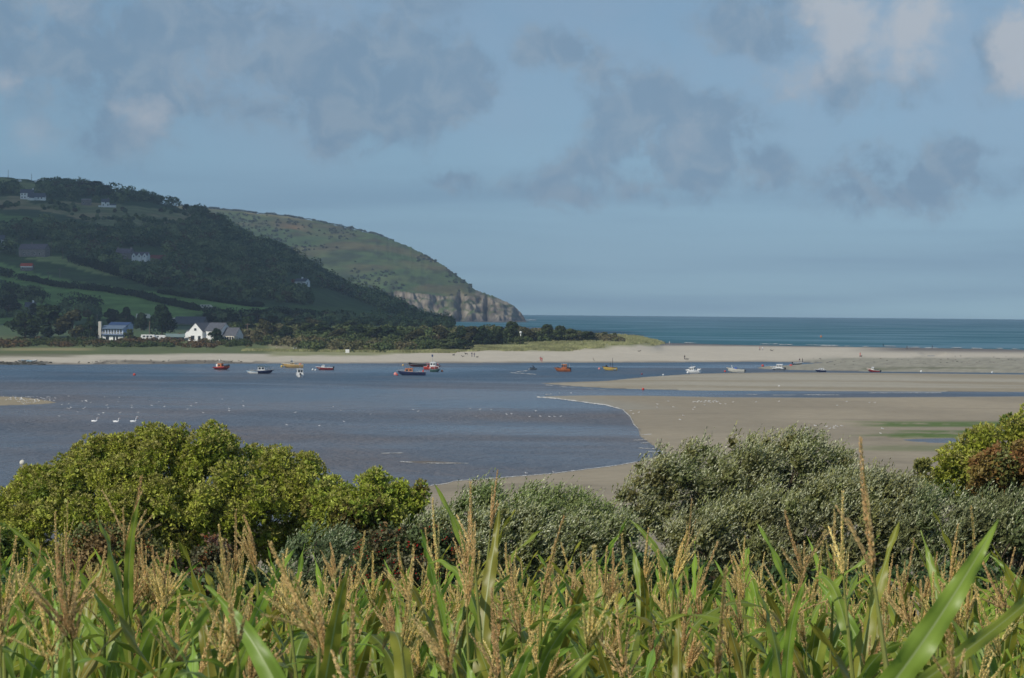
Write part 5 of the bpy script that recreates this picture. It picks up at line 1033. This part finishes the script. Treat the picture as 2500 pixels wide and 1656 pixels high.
# ------------------------------------------------------------------ the bushes and trees below the camera
nearleaf = mat_leaf('bush_leaves', .22, .5, .3)
silverleaf = mat_leaf('silver_leaves', .12, .42, .4)
WIND = np.array([.75, .1, .75])
def in_sil(n, sil):
    P = np.array(sil, float); x0, x1, y0, y1 = P[:, 0].min(), P[:, 0].max(), P[:, 1].min(), P[:, 1].max()
    qx, qy = rng.uniform(x0, x1, n * 5), rng.uniform(y0, y1, n * 5); k = inpoly(qx, qy, sil); return qx[k][:n], qy[k][:n]
def bush(name, cat, label, D, thick, sil, nl, r0, style, cols, dens, group=None, berries=None, tips=0.0, stem=None):
    """crown of leafy lobes filling a volume whose outline from the path is sil (photo pixels) at distance D"""
    qx, qy = in_sil(nl, sil); sd = sdist(qx, qy, sil) * D / FPX; mx_ = max(sd.max(), .3); ok_ = sd > .09 * sd.max(); qx, qy, sd = qx[ok_], qy[ok_], sd[ok_]
    # lobes hugging the outline as well as the middle
    e = np.sqrt(np.clip(sd / mx_, 0, 1)); side = rng.uniform(-1, 1, len(qx)); side = np.sign(side) * np.abs(side) ** .5
    side[rng.random(len(qx)) < .35] *= -1; side = np.where(rng.random(len(qx)) < .6, -np.abs(side), side)
    Yd = D + side * thick * e; C = np.array([at(a, b, y) for a, b, y in zip(qx, qy, Yd)])
    rad = np.minimum(r0 * rng.uniform(.6, 1.25, len(qx)), sd * .95 + r0 * .22)
    org = np.array([C[:, 0].mean(), D, 0.0]); gz = float(Hg(org[0], org[1])); org[2] = gz
    root = empty(name, org, 0, label, cat, group); C = C - org
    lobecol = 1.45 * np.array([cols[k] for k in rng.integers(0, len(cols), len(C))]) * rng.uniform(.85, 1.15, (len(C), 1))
    # limbs
    mb = MB(); top = C[:, 2].max(); nst = 3 if style != 'ash' else 2
    for s_ in range(nst):
        bx = rng.uniform(-.25, .25) * (C[:, 0].max() - C[:, 0].min()) * (s_ > 0); base = (bx, rng.uniform(-.3, .3), -.3)
        mb.tube([base, (bx * .9, 0, top * .35), (bx * .8 + .2, 0, top * .6)], [.13, .09, .04] if style == 'ash' else [.07, .05, .03], 7)
        for j in rng.permutation(len(C))[:26]:
            if abs(C[j, 0] - bx) < (C[:, 0].max() - C[:, 0].min()) * .6:
                mb.tube([(bx * .9, 0, top * rng.uniform(.15, .5)), (bx + (C[j, 0] - bx) * .5, C[j, 1] * .5, max(.2, C[j, 2] * .72)), tuple(C[j] + np.array([0, 0, rad[j] * .5]))], [.05, .03, .01], 5)
    if style in ('willow', 'olive'):      # thin bare twigs showing through
        for j in rng.permutation(len(C))[:40]:
            a = C[j]; d = unit(WIND * .7 + rng.normal(size=3) * .5) * rad[j] * 1.1; mb.tube([tuple(a), tuple(a + d * .6), tuple(a + d + np.array([0, 0, .05]))], [.014, .009, .004], 4)
    mb.build('trunk' if style == 'ash' else 'stems', bark, root)
    # points on lobe surfaces
    nper = np.maximum((dens * 2.7 * rad ** 2).astype(int), 8); idx = np.repeat(np.arange(len(C)), nper)
    d = rng.normal(size=(len(idx), 3)); d[:, 2] += .35; d = unit(d); P = C[idx] + d * rad[idx, None] * (.55 + .5 * rng.random((len(idx), 1)) ** .6)
    # a few shoots sticking out of the outline
    base = lobecol[idx] * rng.uniform(.8, 1.2, (len(idx), 1))
    if style == 'ash':
        m = 9; Pc = np.repeat(P, m, 0); ax = unit(np.repeat(d, m, 0) * .9 + rng.normal(size=(len(Pc), 3)) * .75 + np.array([.1, -.1, .25])); Lh = rng.uniform(.030, .056, (len(Pc), 1)) * stem[0]
        ctr = Pc + ax * Lh * 1.1; B = unit(np.cross(ax, rng.normal(size=ax.shape))) * Lh * .38; cl = np.repeat(base, m, 0) * rng.uniform(.82, 1.2, (len(Pc), 1))
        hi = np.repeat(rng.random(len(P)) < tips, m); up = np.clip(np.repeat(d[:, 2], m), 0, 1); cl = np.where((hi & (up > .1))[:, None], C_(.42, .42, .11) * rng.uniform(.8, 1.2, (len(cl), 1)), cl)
        A = ax * Lh
    elif style in ('willow', 'olive'):
        m = 8; tw = unit(WIND * 1.2 + d * .5 + rng.normal(size=d.shape) * .25); tl = rng.uniform(.12, .26, (len(P), 1)) * stem[0] * np.where(rng.random((len(P), 1)) < .12, 1.9, 1)
        s_ = np.tile(np.linspace(0, 1, m), len(P))[:, None]; tr_ = np.repeat(tw, m, 0); Pc = np.repeat(P, m, 0) + tr_ * np.repeat(tl, m, 0) * s_
        ax = unit(tr_ * 1.0 + rng.normal(size=tr_.shape) * .34); Lh = rng.uniform(.028, .048, (len(Pc), 1)) * stem[0]; ctr = Pc + ax * Lh; A = ax * Lh
        B = unit(np.cross(ax, rng.normal(size=ax.shape))) * Lh * .33; cl = np.repeat(base, m, 0) * rng.uniform(.75, 1.25, (len(Pc), 1))
        sv = np.repeat(rng.random(len(P)) < tips, m) & (rng.random(len(cl)) < .5); cl = np.where(sv[:, None], C_(.44, .45, .27) * rng.uniform(.75, 1.2, (len(cl), 1)), cl)
    else:
        m = 7; Pc = np.repeat(P, m, 0) + rng.normal(size=(len(P) * m, 3)) * .045; A, B = rot_about(rng.normal(size=Pc.shape), 0); Lh = rng.uniform(.018, .034, (len(Pc), 1)) * stem[0]; A = A * Lh; B = B * Lh * .6
        ctr = Pc; cl = np.repeat(base, m, 0) * rng.uniform(.75, 1.25, (len(Pc), 1))
        hi = np.repeat(rng.random(len(P)) < tips, m); cl = np.where(hi[:, None], C_(.22, .12, .04) * rng.uniform(.7, 1.2, (len(cl), 1)), cl)
    link('foliage', leaf_mesh('foliage', ctr, A, B, cl), silverleaf if style in ('willow', 'olive') else nearleaf, root)
    # inner foliage that closes the crown
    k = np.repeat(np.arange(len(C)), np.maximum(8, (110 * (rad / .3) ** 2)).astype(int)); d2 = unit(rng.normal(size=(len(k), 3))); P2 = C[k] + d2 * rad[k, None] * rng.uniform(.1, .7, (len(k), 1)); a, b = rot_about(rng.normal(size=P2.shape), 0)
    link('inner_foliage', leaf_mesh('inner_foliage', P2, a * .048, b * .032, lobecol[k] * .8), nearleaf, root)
    if berries:
        kk = rng.permutation(len(P))[:berries]; mb = MB()
        for j in kk:
            for q in range(4): mb.ball(tuple(P[j] + rng.normal(size=3) * .035), .013, 3)
        mb.build('berries', cloth((.36, .02, .02)), root)
    return root
AG1, AG2, AG3 = C_(.26, .31, .04), C_(.32, .355, .06), C_(.19, .25, .035)
bush('broadleaf_tree', 'tree', 'large rounded yellow-green tree rising above the water on the left', 60, 2.6,
     [(-30, 1250), (5, 1190), (28, 1180), (55, 1150), (110, 1128), (150, 1112), (185, 1088), (225, 1062), (262, 1064), (300, 1066), (330, 1058), (355, 1034), (400, 1026), (440, 1040), (470, 1030), (505, 1012), (530, 1040), (570, 1050), (600, 1062), (640, 1075), (665, 1090), (685, 1080), (712, 1105), (745, 1112), (775, 1112), (805, 1140), (790, 1180), (800, 1250), (760, 1330), (700, 1400), (500, 1440), (300, 1450), (80, 1440), (-40, 1400)],
     560, .34, 'ash', [AG1, AG2, AG2, AG1, AG3], 235, tips=.62, stem=(.95,))
bush('broadleaf_tree', 'tree', 'smaller yellow-green tree between the large left tree and the silvery bushes', 57, 1.6,
     [(735, 1240), (770, 1190), (810, 1162), (838, 1178), (870, 1168), (895, 1148), (930, 1148), (950, 1170), (985, 1168), (1000, 1200), (1032, 1170), (1046, 1200), (1036, 1250), (1010, 1290), (960, 1330), (840, 1350), (740, 1340)],
     150, .28, 'ash', [AG1, AG2, AG3, C_(.15, .13, .035)], 240, tips=.3, stem=(1.0,))
bush('broadleaf_tree', 'tree', 'low green tree at the left edge beneath the large left tree', 52, 1.2, [(-80, 1330), (-60, 1290), (10, 1285), (45, 1300), (70, 1330), (60, 1400), (-80, 1420)], 30, .36, 'ash', [AG1, C_(.11, .16, .03)], 220, tips=.15, stem=(1.05,))
bush('broadleaf_tree', 'tree', 'yellow-green tree cut off by the right edge', 58, 2.2,
     [(2230, 1180), (2262, 1120), (2290, 1105), (2300, 1075), (2345, 1070), (2380, 1050), (2430, 1035), (2465, 1020), (2500, 998), (2600, 960), (2750, 950), (2850, 1060), (2850, 1240), (2500, 1260), (2300, 1230)],
     110, .4, 'ash', [AG1, AG2, C_(.10, .16, .03)], 215, tips=.42, stem=(1.0,))
bush('sapling', 'tree', 'small yellow-green sapling top left of the right edge tree', 56.5, .4, [(2215, 1190), (2225, 1145), (2245, 1120), (2275, 1128), (2280, 1160), (2270, 1200)], 12, .17, 'ash', [C_(.16, .17, .05)], 300, tips=.5, stem=(.8,))
bush('bramble_bush', 'bush', 'orange-brown bush in front of the right edge tree', 55.5, 1.0, [(2360, 1200), (2380, 1120), (2440, 1095), (2500, 1080), (2620, 1090), (2700, 1200), (2500, 1230), (2400, 1215)], 55, .32, 'thorn', [C_(.15, .10, .03), C_(.11, .11, .03), C_(.17, .075, .03)], 420, tips=.25, stem=(1.3,))
OL1, OL2, OL3 = C_(.155, .165, .055), C_(.19, .185, .065), C_(.125, .145, .05)
SB = 'silvery wind-blown bushes below the corn field'
bush('willow_bush', 'bush', 'large silvery bush with the highest crest, right of the curving foam line', 60, 2.2,
     [(1440, 1290), (1478, 1225), (1525, 1175), (1556, 1130), (1598, 1106), (1625, 1098), (1650, 1102), (1680, 1082), (1720, 1085), (1770, 1066), (1820, 1074), (1850, 1064), (1890, 1066), (1925, 1056), (1955, 1062), (1990, 1062), (2015, 1082), (2050, 1104), (2085, 1128), (2110, 1150), (2130, 1230), (2000, 1300), (1700, 1330), (1520, 1320)],
     190, .34, 'willow', [OL1, OL2, OL1, OL3], 165, SB, tips=.75, stem=(1.0,))
bush('willow_bush', 'bush', 'green willow bush in the middle, left of the highest silvery bush', 55, 1.4,
     [(1030, 1290), (1080, 1245), (1110, 1222), (1140, 1190), (1165, 1178), (1200, 1195), (1240, 1190), (1300, 1195), (1330, 1196), (1370, 1202), (1410, 1208), (1450, 1222), (1490, 1250), (1500, 1320), (1300, 1340), (1060, 1340)],
     120, .28, 'willow', [C_(.12, .15, .045), C_(.15, .17, .055)], 190, SB, tips=.22, stem=(.95,))
bush('silver_bush', 'bush', 'pale silver bush between the red-berried hawthorn and the middle willow bush', 49, 1.4,
     [(950, 1330), (1000, 1280), (1050, 1256), (1120, 1240), (1200, 1235), (1300, 1240), (1400, 1250), (1480, 1262), (1560, 1250), (1600, 1300), (1600, 1420), (1300, 1450), (1060, 1440), (960, 1400)],
     150, .27, 'olive', [OL3, OL1], 200, SB, tips=.85, stem=(.85,))
bush('silver_bush', 'bush', 'broad silver-green bush in front of and right of the highest crest', 52, 2.0,
     [(1560, 1330), (1620, 1280), (1700, 1240), (1780, 1225), (1860, 1205), (1950, 1185), (2020, 1160), (2090, 1145), (2130, 1150), (2180, 1172), (2240, 1170), (2270, 1190), (2300, 1260), (2300, 1400), (2000, 1450), (1700, 1440), (1580, 1410)],
     240, .32, 'willow', [OL2, OL1, C_(.13, .13, .055)], 165, SB, tips=.7, stem=(.9,))
bush('willow_bush', 'bush', 'dark green bush filling the right side below the orange-brown bush', 49, 1.6,
     [(2180, 1260), (2230, 1200), (2300, 1190), (2360, 1190), (2430, 1205), (2500, 1200), (2640, 1210), (2700, 1400), (2500, 1470), (2250, 1460), (2180, 1400)],
     130, .3, 'willow', [C_(.10, .125, .045), C_(.13, .14, .055)], 190, SB, tips=.35, stem=(.9,))
bush('hawthorn_bush', 'bush', 'brown-red hawthorn bush under the large left tree', 46, 1.1,
     [(140, 1420), (150, 1350), (190, 1300), (230, 1280), (300, 1290), (350, 1285), (380, 1330), (430, 1350), (440, 1440), (420, 1540), (160, 1540)],
     90, .27, 'thorn', [C_(.12, .12, .04), C_(.15, .10, .045), C_(.10, .12, .035)], 520, tips=.22, stem=(1.15,), berries=160)
bush('hawthorn_bush', 'bush', 'hawthorn bush with bright red berries in the centre left', 44, 1.1,
     [(850, 1460), (860, 1370), (890, 1300), (930, 1285), (1000, 1300), (1060, 1292), (1110, 1300), (1130, 1360), (1110, 1440), (1070, 1530), (870, 1530)],
     85, .25, 'thorn', [C_(.065, .085, .03), C_(.09, .085, .04)], 520, tips=.08, stem=(1.1,), berries=520)
bush('hawthorn_bush', 'bush', 'small hawthorn spray with a few berries under the right part of the left tree', 50, .6,
     [(470, 1440), (465, 1360), (500, 1315), (545, 1310), (570, 1350), (570, 1440)], 26, .22, 'thorn', [C_(.09, .09, .04), C_(.12, .07, .05)], 480, tips=.2, stem=(1.1,), berries=50)
bush('thorn_bush', 'bush', 'dark fine-leaved bush between the two hawthorns', 47, 1.2,
     [(690, 1330), (740, 1300), (800, 1290), (860, 1310), (900, 1360), (900, 1520), (640, 1530), (600, 1440), (640, 1380)], 85, .27, 'olive', [C_(.085, .11, .045), C_(.10, .12, .05)], 210, tips=.25, stem=(.8,))
GB2 = 'low dark bushes along the bottom of the slope'
for k, (a, b, c, d) in enumerate([(-80, 220, 1400, 'low dark bush at the far left behind the corn'), (400, 720, 1400, 'low dark bush under the large left tree behind the corn'), (1080, 1420, 1395, 'low green bush in the centre behind the corn tassels'), (1380, 1760, 1370, 'low dark bush right of centre behind the corn tassels'), (1720, 2080, 1385, 'low dark bush under the broad silver-green bush'), (2040, 2560, 1390, 'low dark bush at the right behind the corn tassels')]):
    bush('thorn_bush', 'bush', d, 40 - k % 2 * 3, 1.2, [(a, c + 120), (a + 30, c + 20), ((a + b) / 2, c - 10), (b - 30, c + 15), (b, c + 120), (b, c + 200), (a, c + 200)], 70, .25, 'thorn', [C_(.05, .085, .028), C_(.065, .095, .035)], 430, GB2, stem=(1.15,), tips=.02)

# ------------------------------------------------------------------ maize
cornleaf = mat_leaf('maize_leaf', .42, .4, .4); tasselm = mat_leaf('maize_tassel', .42, .8, .1)
stalkm = mat_plain('maize_stalk', (.20, .22, .05), .5, 0, .15, 20)
def corn_leaf_mesh(L, Wd, th0, droop, seed, twist=0.0, path=None):
    r = np.random.default_rng(seed); n = 26; s = np.linspace(0, 1, n); th = th0 - droop * s ** 1.6 * 2.2
    if path is None:
        dx, dz = np.cos(th) * L / (n - 1), np.sin(th) * L / (n - 1); X = np.concatenate([[0], np.cumsum(dx[:-1])]); Z = np.concatenate([[0], np.cumsum(dz[:-1])]); Yy = .03 * np.sin(s * 3 + seed) * s
        C = np.stack([X, Yy, Z], -1); T_ = unit(np.gradient(C, axis=0)); side = unit(np.cross(np.tile([0, 0, 1.], (n, 1)) + T_ * .01, T_)); side = np.tile(np.array([0., 1, 0]), (n, 1))
    else:
        C = path(s); T_ = unit(np.gradient(C, axis=0)); side = unit(np.cross(T_, np.array([.3, -1., .2])))
    Nn = unit(np.cross(side, T_)); ang = twist * s; sd_ = side * np.cos(ang)[:, None] + Nn * np.sin(ang)[:, None]; Nn = unit(np.cross(sd_, T_))
    w_ = Wd * .5 * np.clip((s + .12) / .3, .3, 1) ** .6 * (1 - np.clip((s - .35) / .65, 0, 1) ** 1.7) ** .9 + .0015
    u = np.array([-1, -.8, -.5, -.12, 0, .12, .5, .8, 1.]); V = []; Cc = []
    ph = r.uniform(0, 6, 2); green = C_(.27, .325, .045) * r.uniform(.75, 1.2) ; green[0] *= r.uniform(.8, 1.35); streak = r.uniform(.85, 1.15, len(u))
    for i in range(n):
        for j, uu in enumerate(u):
            rip = .010 * uu * uu * np.sin(s[i] * 26 + ph[0 if uu < 0 else 1]) * min(1, s[i] * 4)
            V.append(C[i] + sd_[i] * w_[i] * uu + Nn[i] * (-.38 * w_[i] * (1 - abs(uu)) * (1 - s[i]) + rip))
            c = C_(.42, .50, .20) if uu == 0 else green * streak[j]
            tip = np.clip((s[i] - (.88 if abs(uu) < .9 else .80)) / .1, 0, 1) * (seed % 3 == 0); Cc.append(c * (1 - tip) + C_(.32, .24, .12) * tip)
    k = len(u); idx = np.arange(n * k).reshape(n, k); Fq = np.stack([idx[:-1, :-1], idx[:-1, 1:], idx[1:, 1:], idx[1:, :-1]], -1).reshape(-1, 4)
    return mesh_np('leaf', np.array(V), Fq, np.array(Cc), True)
def tassel_mesh(seed, spike=.2, nb=9, br=.17, spread=.5, thick=1.0):
    r = np.random.default_rng(seed); P, A, B, Cl = [], [], [], []; mb = MB()
    def fuzz(p0, p1, bend, n, rad, tone):
        for i in range(n):
            t = (i + r.random()) / n; q = p0 + (p1 - p0) * t + bend * (t * t - t) * -1.0
            ax = unit(p1 - p0 + bend * (1 - 2 * t) * .8)
            for j in range(4):
                d = unit(np.cross(ax, r.normal(size=3))); a = unit(ax + d * r.uniform(.15, .6)); l = r.uniform(.0042, .0068) * (1 - .35 * t)
                c = q + d * rad * (1 - .45 * t) * r.uniform(.4, 1.1) + a * l * .6; P.append(c); A.append(a * l); B.append(unit(np.cross(a, r.normal(size=3))) * l * .42); Cl.append(tone * r.uniform(.65, 1.3))
    tan = C_(.90, .70, .33); top = np.array([r.normal() * .02 + .015, r.normal() * .015, spike + .07]); b0 = np.array([0, 0, .05])
    fuzz(b0, top, np.array([r.normal() * .03, 0, 0]), 84, .0052 * thick, tan * C_(1.0, .93, .9)); mb.tube([(0, 0, -.02), tuple(b0), tuple(top)], [.0035, .0025, .001], 5)
    for k in range(nb):
        a = k * 2.4 + r.uniform(-.5, .5); z = .005 + .075 * r.random(); sp = spread * r.uniform(.35, 1.35); l = br * r.uniform(.7, 1.2)
        p0 = np.array([0, 0, z]); d = np.array([math.cos(a) * math.sin(sp) + .06, math.sin(a) * math.sin(sp), math.cos(sp)]); p1 = p0 + d * l + np.array([.015, 0, -.012])
        bend = np.array([0, 0, .03 * sp]); fuzz(p0 + d * .02, p1, bend, 34, .0026 * thick, tan * r.uniform(.9, 1.1)); mb.tube([tuple(p0), tuple((p0 + p1) / 2 + bend * .25), tuple(p1)], [.0016, .0012, .0006], 4)
    V = np.empty((len(P), 4, 3)); P, A, B = map(np.array, (P, A, B)); V[:, 0] = P - A; V[:, 1] = P + B; V[:, 2] = P + A; V[:, 3] = P - B; V = V.reshape(-1, 3); col = np.repeat(np.array(Cl), 4, 0)
    tv = np.array(mb.v); tf = [f for f in mb.f if len(f) == 4]; allV = np.concatenate([V, tv]); F1 = np.arange(4 * len(P)).reshape(-1, 4); F2 = np.array(tf) + len(V)
    return mesh_np('tassel', allV, np.concatenate([F1, F2]), np.concatenate([col, np.tile(C_(.30, .30, .08), (len(tv), 1))]))
LEAVES = [corn_leaf_mesh(.60 + .07 * (k % 4), .054 + .008 * (k % 3), R_([80, 72, 64, 76, 58, 68, 84, 74][k % 8]), [.35, .75, 1.0, .2, .6, 1.25, .5, .15, 1.45, .85, .3, 1.1][k], k + 1, [0, .6, -.5, .9, 0, .4, -.8, .2, 0, .5, 1.2, -.3][k]) for k in range(12)]
TASS = [tassel_mesh(k + 10, [.23, .2, .27, .21, .17, .25, .2, .26][k], [6, 9, 4, 7, 12, 4, 8, 2][k], [.15, .15, .17, .19, .14, .14, .17, .12][k], [.20, .42, .26, .62, .22, .35, .5, .2][k]) for k in range(8)]
def maize(seed, ti, h=2.0):
    r = random.Random(seed); root = empty('maize_plant', (0, 0, 0)); m = MB(); lean = r.uniform(.0, .07)
    pts = [(0, 0, -.15), (0, 0, h * .4), (lean * .4, 0, h * .7), (lean, .0, h - .27)]; m.tube(pts, [.013, .012, .008, .0042], 7); m.build('stalk', stalkm, root)
    t = link('tassel', TASS[ti], tasselm, root); t.location = (lean, 0, h - .27); t.rotation_euler = (r.uniform(-.1, .1), r.uniform(.0, .22), r.uniform(0, 6))
    for k in range(6):
        z = h - .50 - k * .165 + r.uniform(-.08, .06); l = link('leaf', LEAVES[(seed * 5 + k * 3 + (k > 3)) % 12], cornleaf, root); l.location = (lean * .6, 0, z); l.rotation_euler = (0, 0, k * math.pi + r.uniform(-.6, .6) + seed); s = r.uniform(.85, 1.1) * (.7 if k == 0 else .9 if k == 1 else 1); l.scale = (s, s, s)
    return root
MP = [maize(k, k % 8) for k in range(12)]; used = [False] * 12
GM = 'maize plants of the foreground field'; LM = 'green maize plant with a dry tan tassel in the foreground crop'
mid = [0]
def put_maize(x, Y, top, label=LM, group=GM, k=None, rz=None, lean=0.0):
    k = random.randrange(12) if k is None else k; near = Y < 6 and rz is None and group is None
    o = MP[k] if not (used[k] or near) else copy_tree(MP[k]); used[k] = used[k] or not near
    if near:      # the nearest plants have shed their upper blades
        for ch in [c for c in kids(o) if c.name.startswith('leaf') and c.location.z > .95]: bpy.data.objects.remove(ch)
    gz = float(Hg(x, Y)); h = top - gz; s = h / 2.0; o.location = (x, Y, gz); o.scale = (1, 1, s) if abs(s - 1) < .25 else (1, 1, s); o.rotation_euler = (random.uniform(-.03, .03), random.uniform(-.02, .05) + lean, random.uniform(0, 6.28) if rz is None else rz)
    if 'group' in o: del o['group']
    return setp(o, label, 'maize plant', group)
HERO = [(383, 1165, 8.4, 'tall maize plant left of centre whose tassel stands highest in front of the left tree', 3), (690, 1240, 9.0, 'maize plant with a bushy tassel in front of the right end of the left tree', 4), (520, 1262, 10, None, 5), (590, 1306, 8.6, None, 0), (215, 1296, 9.5, None, 2),
        (795, 1352, 8.2, None, 6), (1108, 1272, 9.2, None, 0), (1162, 1262, 9.8, None, 2), (1226, 1212, 8.8, 'maize plant with the tallest tassel of the centre, over a folded green leaf', 5), (1326, 1276, 9.0, None, 7), (1005, 1335, 9.2, None, 1), (1262, 1330, 10.5, None, 6),
        (1500, 1326, 9.5, None, 5), (1630, 1272, 9.3, 'maize plant with a full tassel below the left flank of the silvery bushes', 4), (1605, 1302, 10.5, None, 0), (1915, 1252, 8.8, 'maize plant leaning right with a wide spread tassel below the broad silver-green bush', 3), (2150, 1240, 7.8, 'pale maize plant with a long forked tassel right of centre', 5), (2048, 1278, 9.0, None, 2), (1990, 1310, 9.6, None, 7), (2300, 1285, 9.5, None, 0),
        (2335, 1146, 5.3, 'nearest maize plant at the right, its blurred tassel rising highest', 2), (2420, 1262, 9.5, None, 7), (2460, 1400, 9, None, 6), (1380, 1365, 5.4, 'out of focus reddish maize tassel just right of centre', 5), (1345, 1420, 9, None, 1), (85, 1372, 4.9, 'out of focus maize tassel at the left edge', 2), (55, 1350, 7.5, None, 5), (410, 1320, 9, None, 6), (1790, 1420, 5.0, 'out of focus maize tassel pointing up in the right half', 7), (2280, 1440, 5.2, None, 5), (1020, 1530, 4.6, 'out of focus reddish maize tassel low in the centre left', 5), (260, 1380, 9, None, 3), (470, 1375, 10.5, None, 7), (1470, 1350, 11, None, 1), (1700, 1355, 10, None, 0), (1860, 1345, 10, None, 4), (900, 1385, 10, None, 5), (960, 1340, 10.5, None, 6), (1415, 1400, 8, None, 2), (2230, 1385, 8.5, None, 1)]
for (a, b, D, lb, k) in HERO:
    q = at(a, b, D); put_maize(q[0] - .03, D, q[2] + .0, lb or LM, None if lb else GM, k, None, .02)
# the leaf that crosses the right foreground, on its own plant
root = empty('maize_plant', (float(at(2120, 1700, 4.9)[0]), 4.9, float(Hg(.8, 4.9))), 0, 'maize plant with the big near leaf slanting across the right corner', 'maize plant'); o3 = np.array(root.location)
p0, p1_, p2_ = at(2110, 1760, 4.85) - o3, at(2275, 1560, 4.8) - o3, at(2438, 1268, 4.95) - o3
def bez(s): s = s[:, None]; return (1 - s) ** 2 * p0 + 2 * s * (1 - s) * p1_ + s * s * p2_
l = link('leaf', corn_leaf_mesh(.6, .056, 0, 0, 4, .45, bez), cornleaf, root)
q0, q1, q2 = at(2100, 1770, 5.1) - o3, at(2500, 1500, 5.3) - o3, at(2600, 1380, 5.6) - o3
def bez2(s): s = s[:, None]; return (1 - s) ** 2 * q0 + 2 * s * (1 - s) * q1 + s * s * q2
link('leaf', corn_leaf_mesh(.6, .03, 0, 0, 7, .8, bez2), cornleaf, root); m = MB(); m.tube([(0, 0, -.1), (0.0, 0, .9), tuple(p0 + np.array([0, 0, -.15])), tuple(p0 + np.array([0, 0, .0]))], [.013, .012, .01, .008], 7); m.build('stalk', stalkm, root)
# the rest of the field
spots = []
yv = 5.4
while yv < 23.5:
    step = .37 if yv < 14 else .42; xw = yv * .2119 * 1.13 + .5
    for xv in np.arange(-xw, xw, step): spots.append((xv + random.uniform(-.16, .16), yv + random.uniform(-.16, .16)))
    yv += step if yv > 8 else .6
spots.sort(key=lambda s_: s_[1]); n_ind = 256; n_now = 0; rest = []
for (x, Y) in spots:
    if Y < 6.5 and (random.random() < .35 or x > .25): continue
    top = float(Hg(x, Y)) + random.gauss(1.69, .17); 
    pcx_, prow = proj(x, Y, top)
    if prow < 1345 and Y < 12: top -= (1345 - prow) * Y / FPX * .8
    if n_now < n_ind and abs(pcx_ - 1250) < 1300: put_maize(x, Y, top); n_now += 1
    else: rest.append((x, Y, top))
# plants behind those: the rest of the crop as one mass
TV = {}
def arr(me):
    if me.name not in TV:
        v = np.empty(len(me.vertices) * 3, np.float32); me.vertices.foreach_get('co', v); f = np.empty(len(me.loops), np.int32); me.loops.foreach_get('vertex_index', f); c = np.empty(len(me.vertices) * 4, np.float32); me.color_attributes['col'].data.foreach_get('color', c)
        TV[me.name] = (v.reshape(-1, 3), f.reshape(-1, 4), c.reshape(-1, 4)[:, :3])
    return TV[me.name]
VV, FF, CC, off = [], [], [], 0
for (x, Y, top) in rest:
    gz = float(Hg(x, Y)); h = top - gz; items = [(TASS[random.randrange(8)], h - .27, random.uniform(0, 6))] + [(LEAVES[random.randrange(12)], h - .50 - k * .15, k * math.pi + random.uniform(-.6, .6) + x) for k in range(5)]
    for me, z, a in items:
        v, f, c = arr(me); ca, sa_ = math.cos(a), math.sin(a); w2 = np.stack([v[:, 0] * ca - v[:, 1] * sa_ + x, v[:, 0] * sa_ + v[:, 1] * ca + Y, v[:, 2] + gz + z], -1); VV.append(w2); FF.append(f + off); CC.append(c); off += len(v)
print('maize individuals', n_now + len(HERO), 'rest', len(rest))
o = link('maize_crop', mesh_np('maize_crop', np.concatenate(VV), np.concatenate(FF), np.concatenate(CC), True), tasselm); setp(o, 'farther rows of the maize crop behind the nearest plants', None, None, 'stuff')
# ------------------------------------------------------------------ unseen clouds added to shade the hillside, and the haze
def shade_cloud(name, cx, cy, cz, rx, ry, rz, seed, label):
    bm = bmesh.new(); bmesh.ops.create_icosphere(bm, subdivisions=5, radius=1)
    for v in bm.verts:
        p = v.co; d = 1 + .45 * (fbm(np.array(p.x * 2.2 + 9 + seed), np.array(p.y * 2.2 + p.z * 1.7 + 3), seed) - .5) * 2
        v.co = (p.x * rx * d, p.y * ry * d, (p.z if p.z > 0 else p.z * .35) * rz * d)
    for f in bm.faces: f.smooth = True
    me = bpy.data.meshes.new(name); bm.to_mesh(me); bm.free()
    o = link(name, me, bpy.data.materials.get('cloud_white') or mat_plain('cloud_white', (.8, .8, .82), 1, 0, .03, .01, 0)); o.location = (cx, cy, cz)
    setp(o, label, None, 'clouds over the hill', 'structure'); return o
def over(x, y, z, alt):      # centre of a cloud at altitude alt that shades (x, y, z)
    t = (alt - z) / sdir.z; return x + sdir.x * t, y + sdir.y * t, alt
for k, (tx, ty, tz, rx, ry) in enumerate([(-330, 1500, 40, 380, 290), (-300, 1900, 80, 360, 230), (-130, 1400, 10, 150, 170), (-380, 2260, 110, 330, 190), (-130, 1750, 30, 170, 270), (-520, 1480, 60, 260, 300)]):
    X, Y, Z = over(tx, ty, tz, 900)
    shade_cloud('cloud', X, Y, Z, rx, ry, 120, k + 1, 'white cumulus cloud drifting above the wooded hill')
HAZE = 0.000105
if HAZE > 0:
    bm = bmesh.new()
    x0, x1, y0, y1, z0, z1 = -4600, 4600, -40, 7980, -3.2, 215
    vs = [bm.verts.new(p) for p in [(x0, y0, z0), (x1, y0, z0), (x1, y1, z0), (x0, y1, z0), (x0, y0, z1), (x1, y0, z1), (x1, y1, z1), (x0, y1, z1)]]
    for f in [(3, 2, 1, 0), (4, 5, 6, 7), (0, 1, 5, 4), (1, 2, 6, 5), (2, 3, 7, 6), (3, 0, 4, 7)]: bm.faces.new([vs[i] for i in f])
    me = bpy.data.meshes.new('haze'); bm.to_mesh(me); bm.free()
    m = bpy.data.materials.new('haze_air'); m.use_nodes = True; t = NT(m.node_tree)
    v = t.n('ShaderNodeVolumePrincipled', {'Color': (.62, .78, 1, 1), 'Density': HAZE, 'Anisotropy': 0.2})
    o_ = t.n('ShaderNodeOutputMaterial'); t.nt.links.new(v.outputs[0], o_.inputs['Volume'])
    setp(link('haze', me, m), kind='stuff')
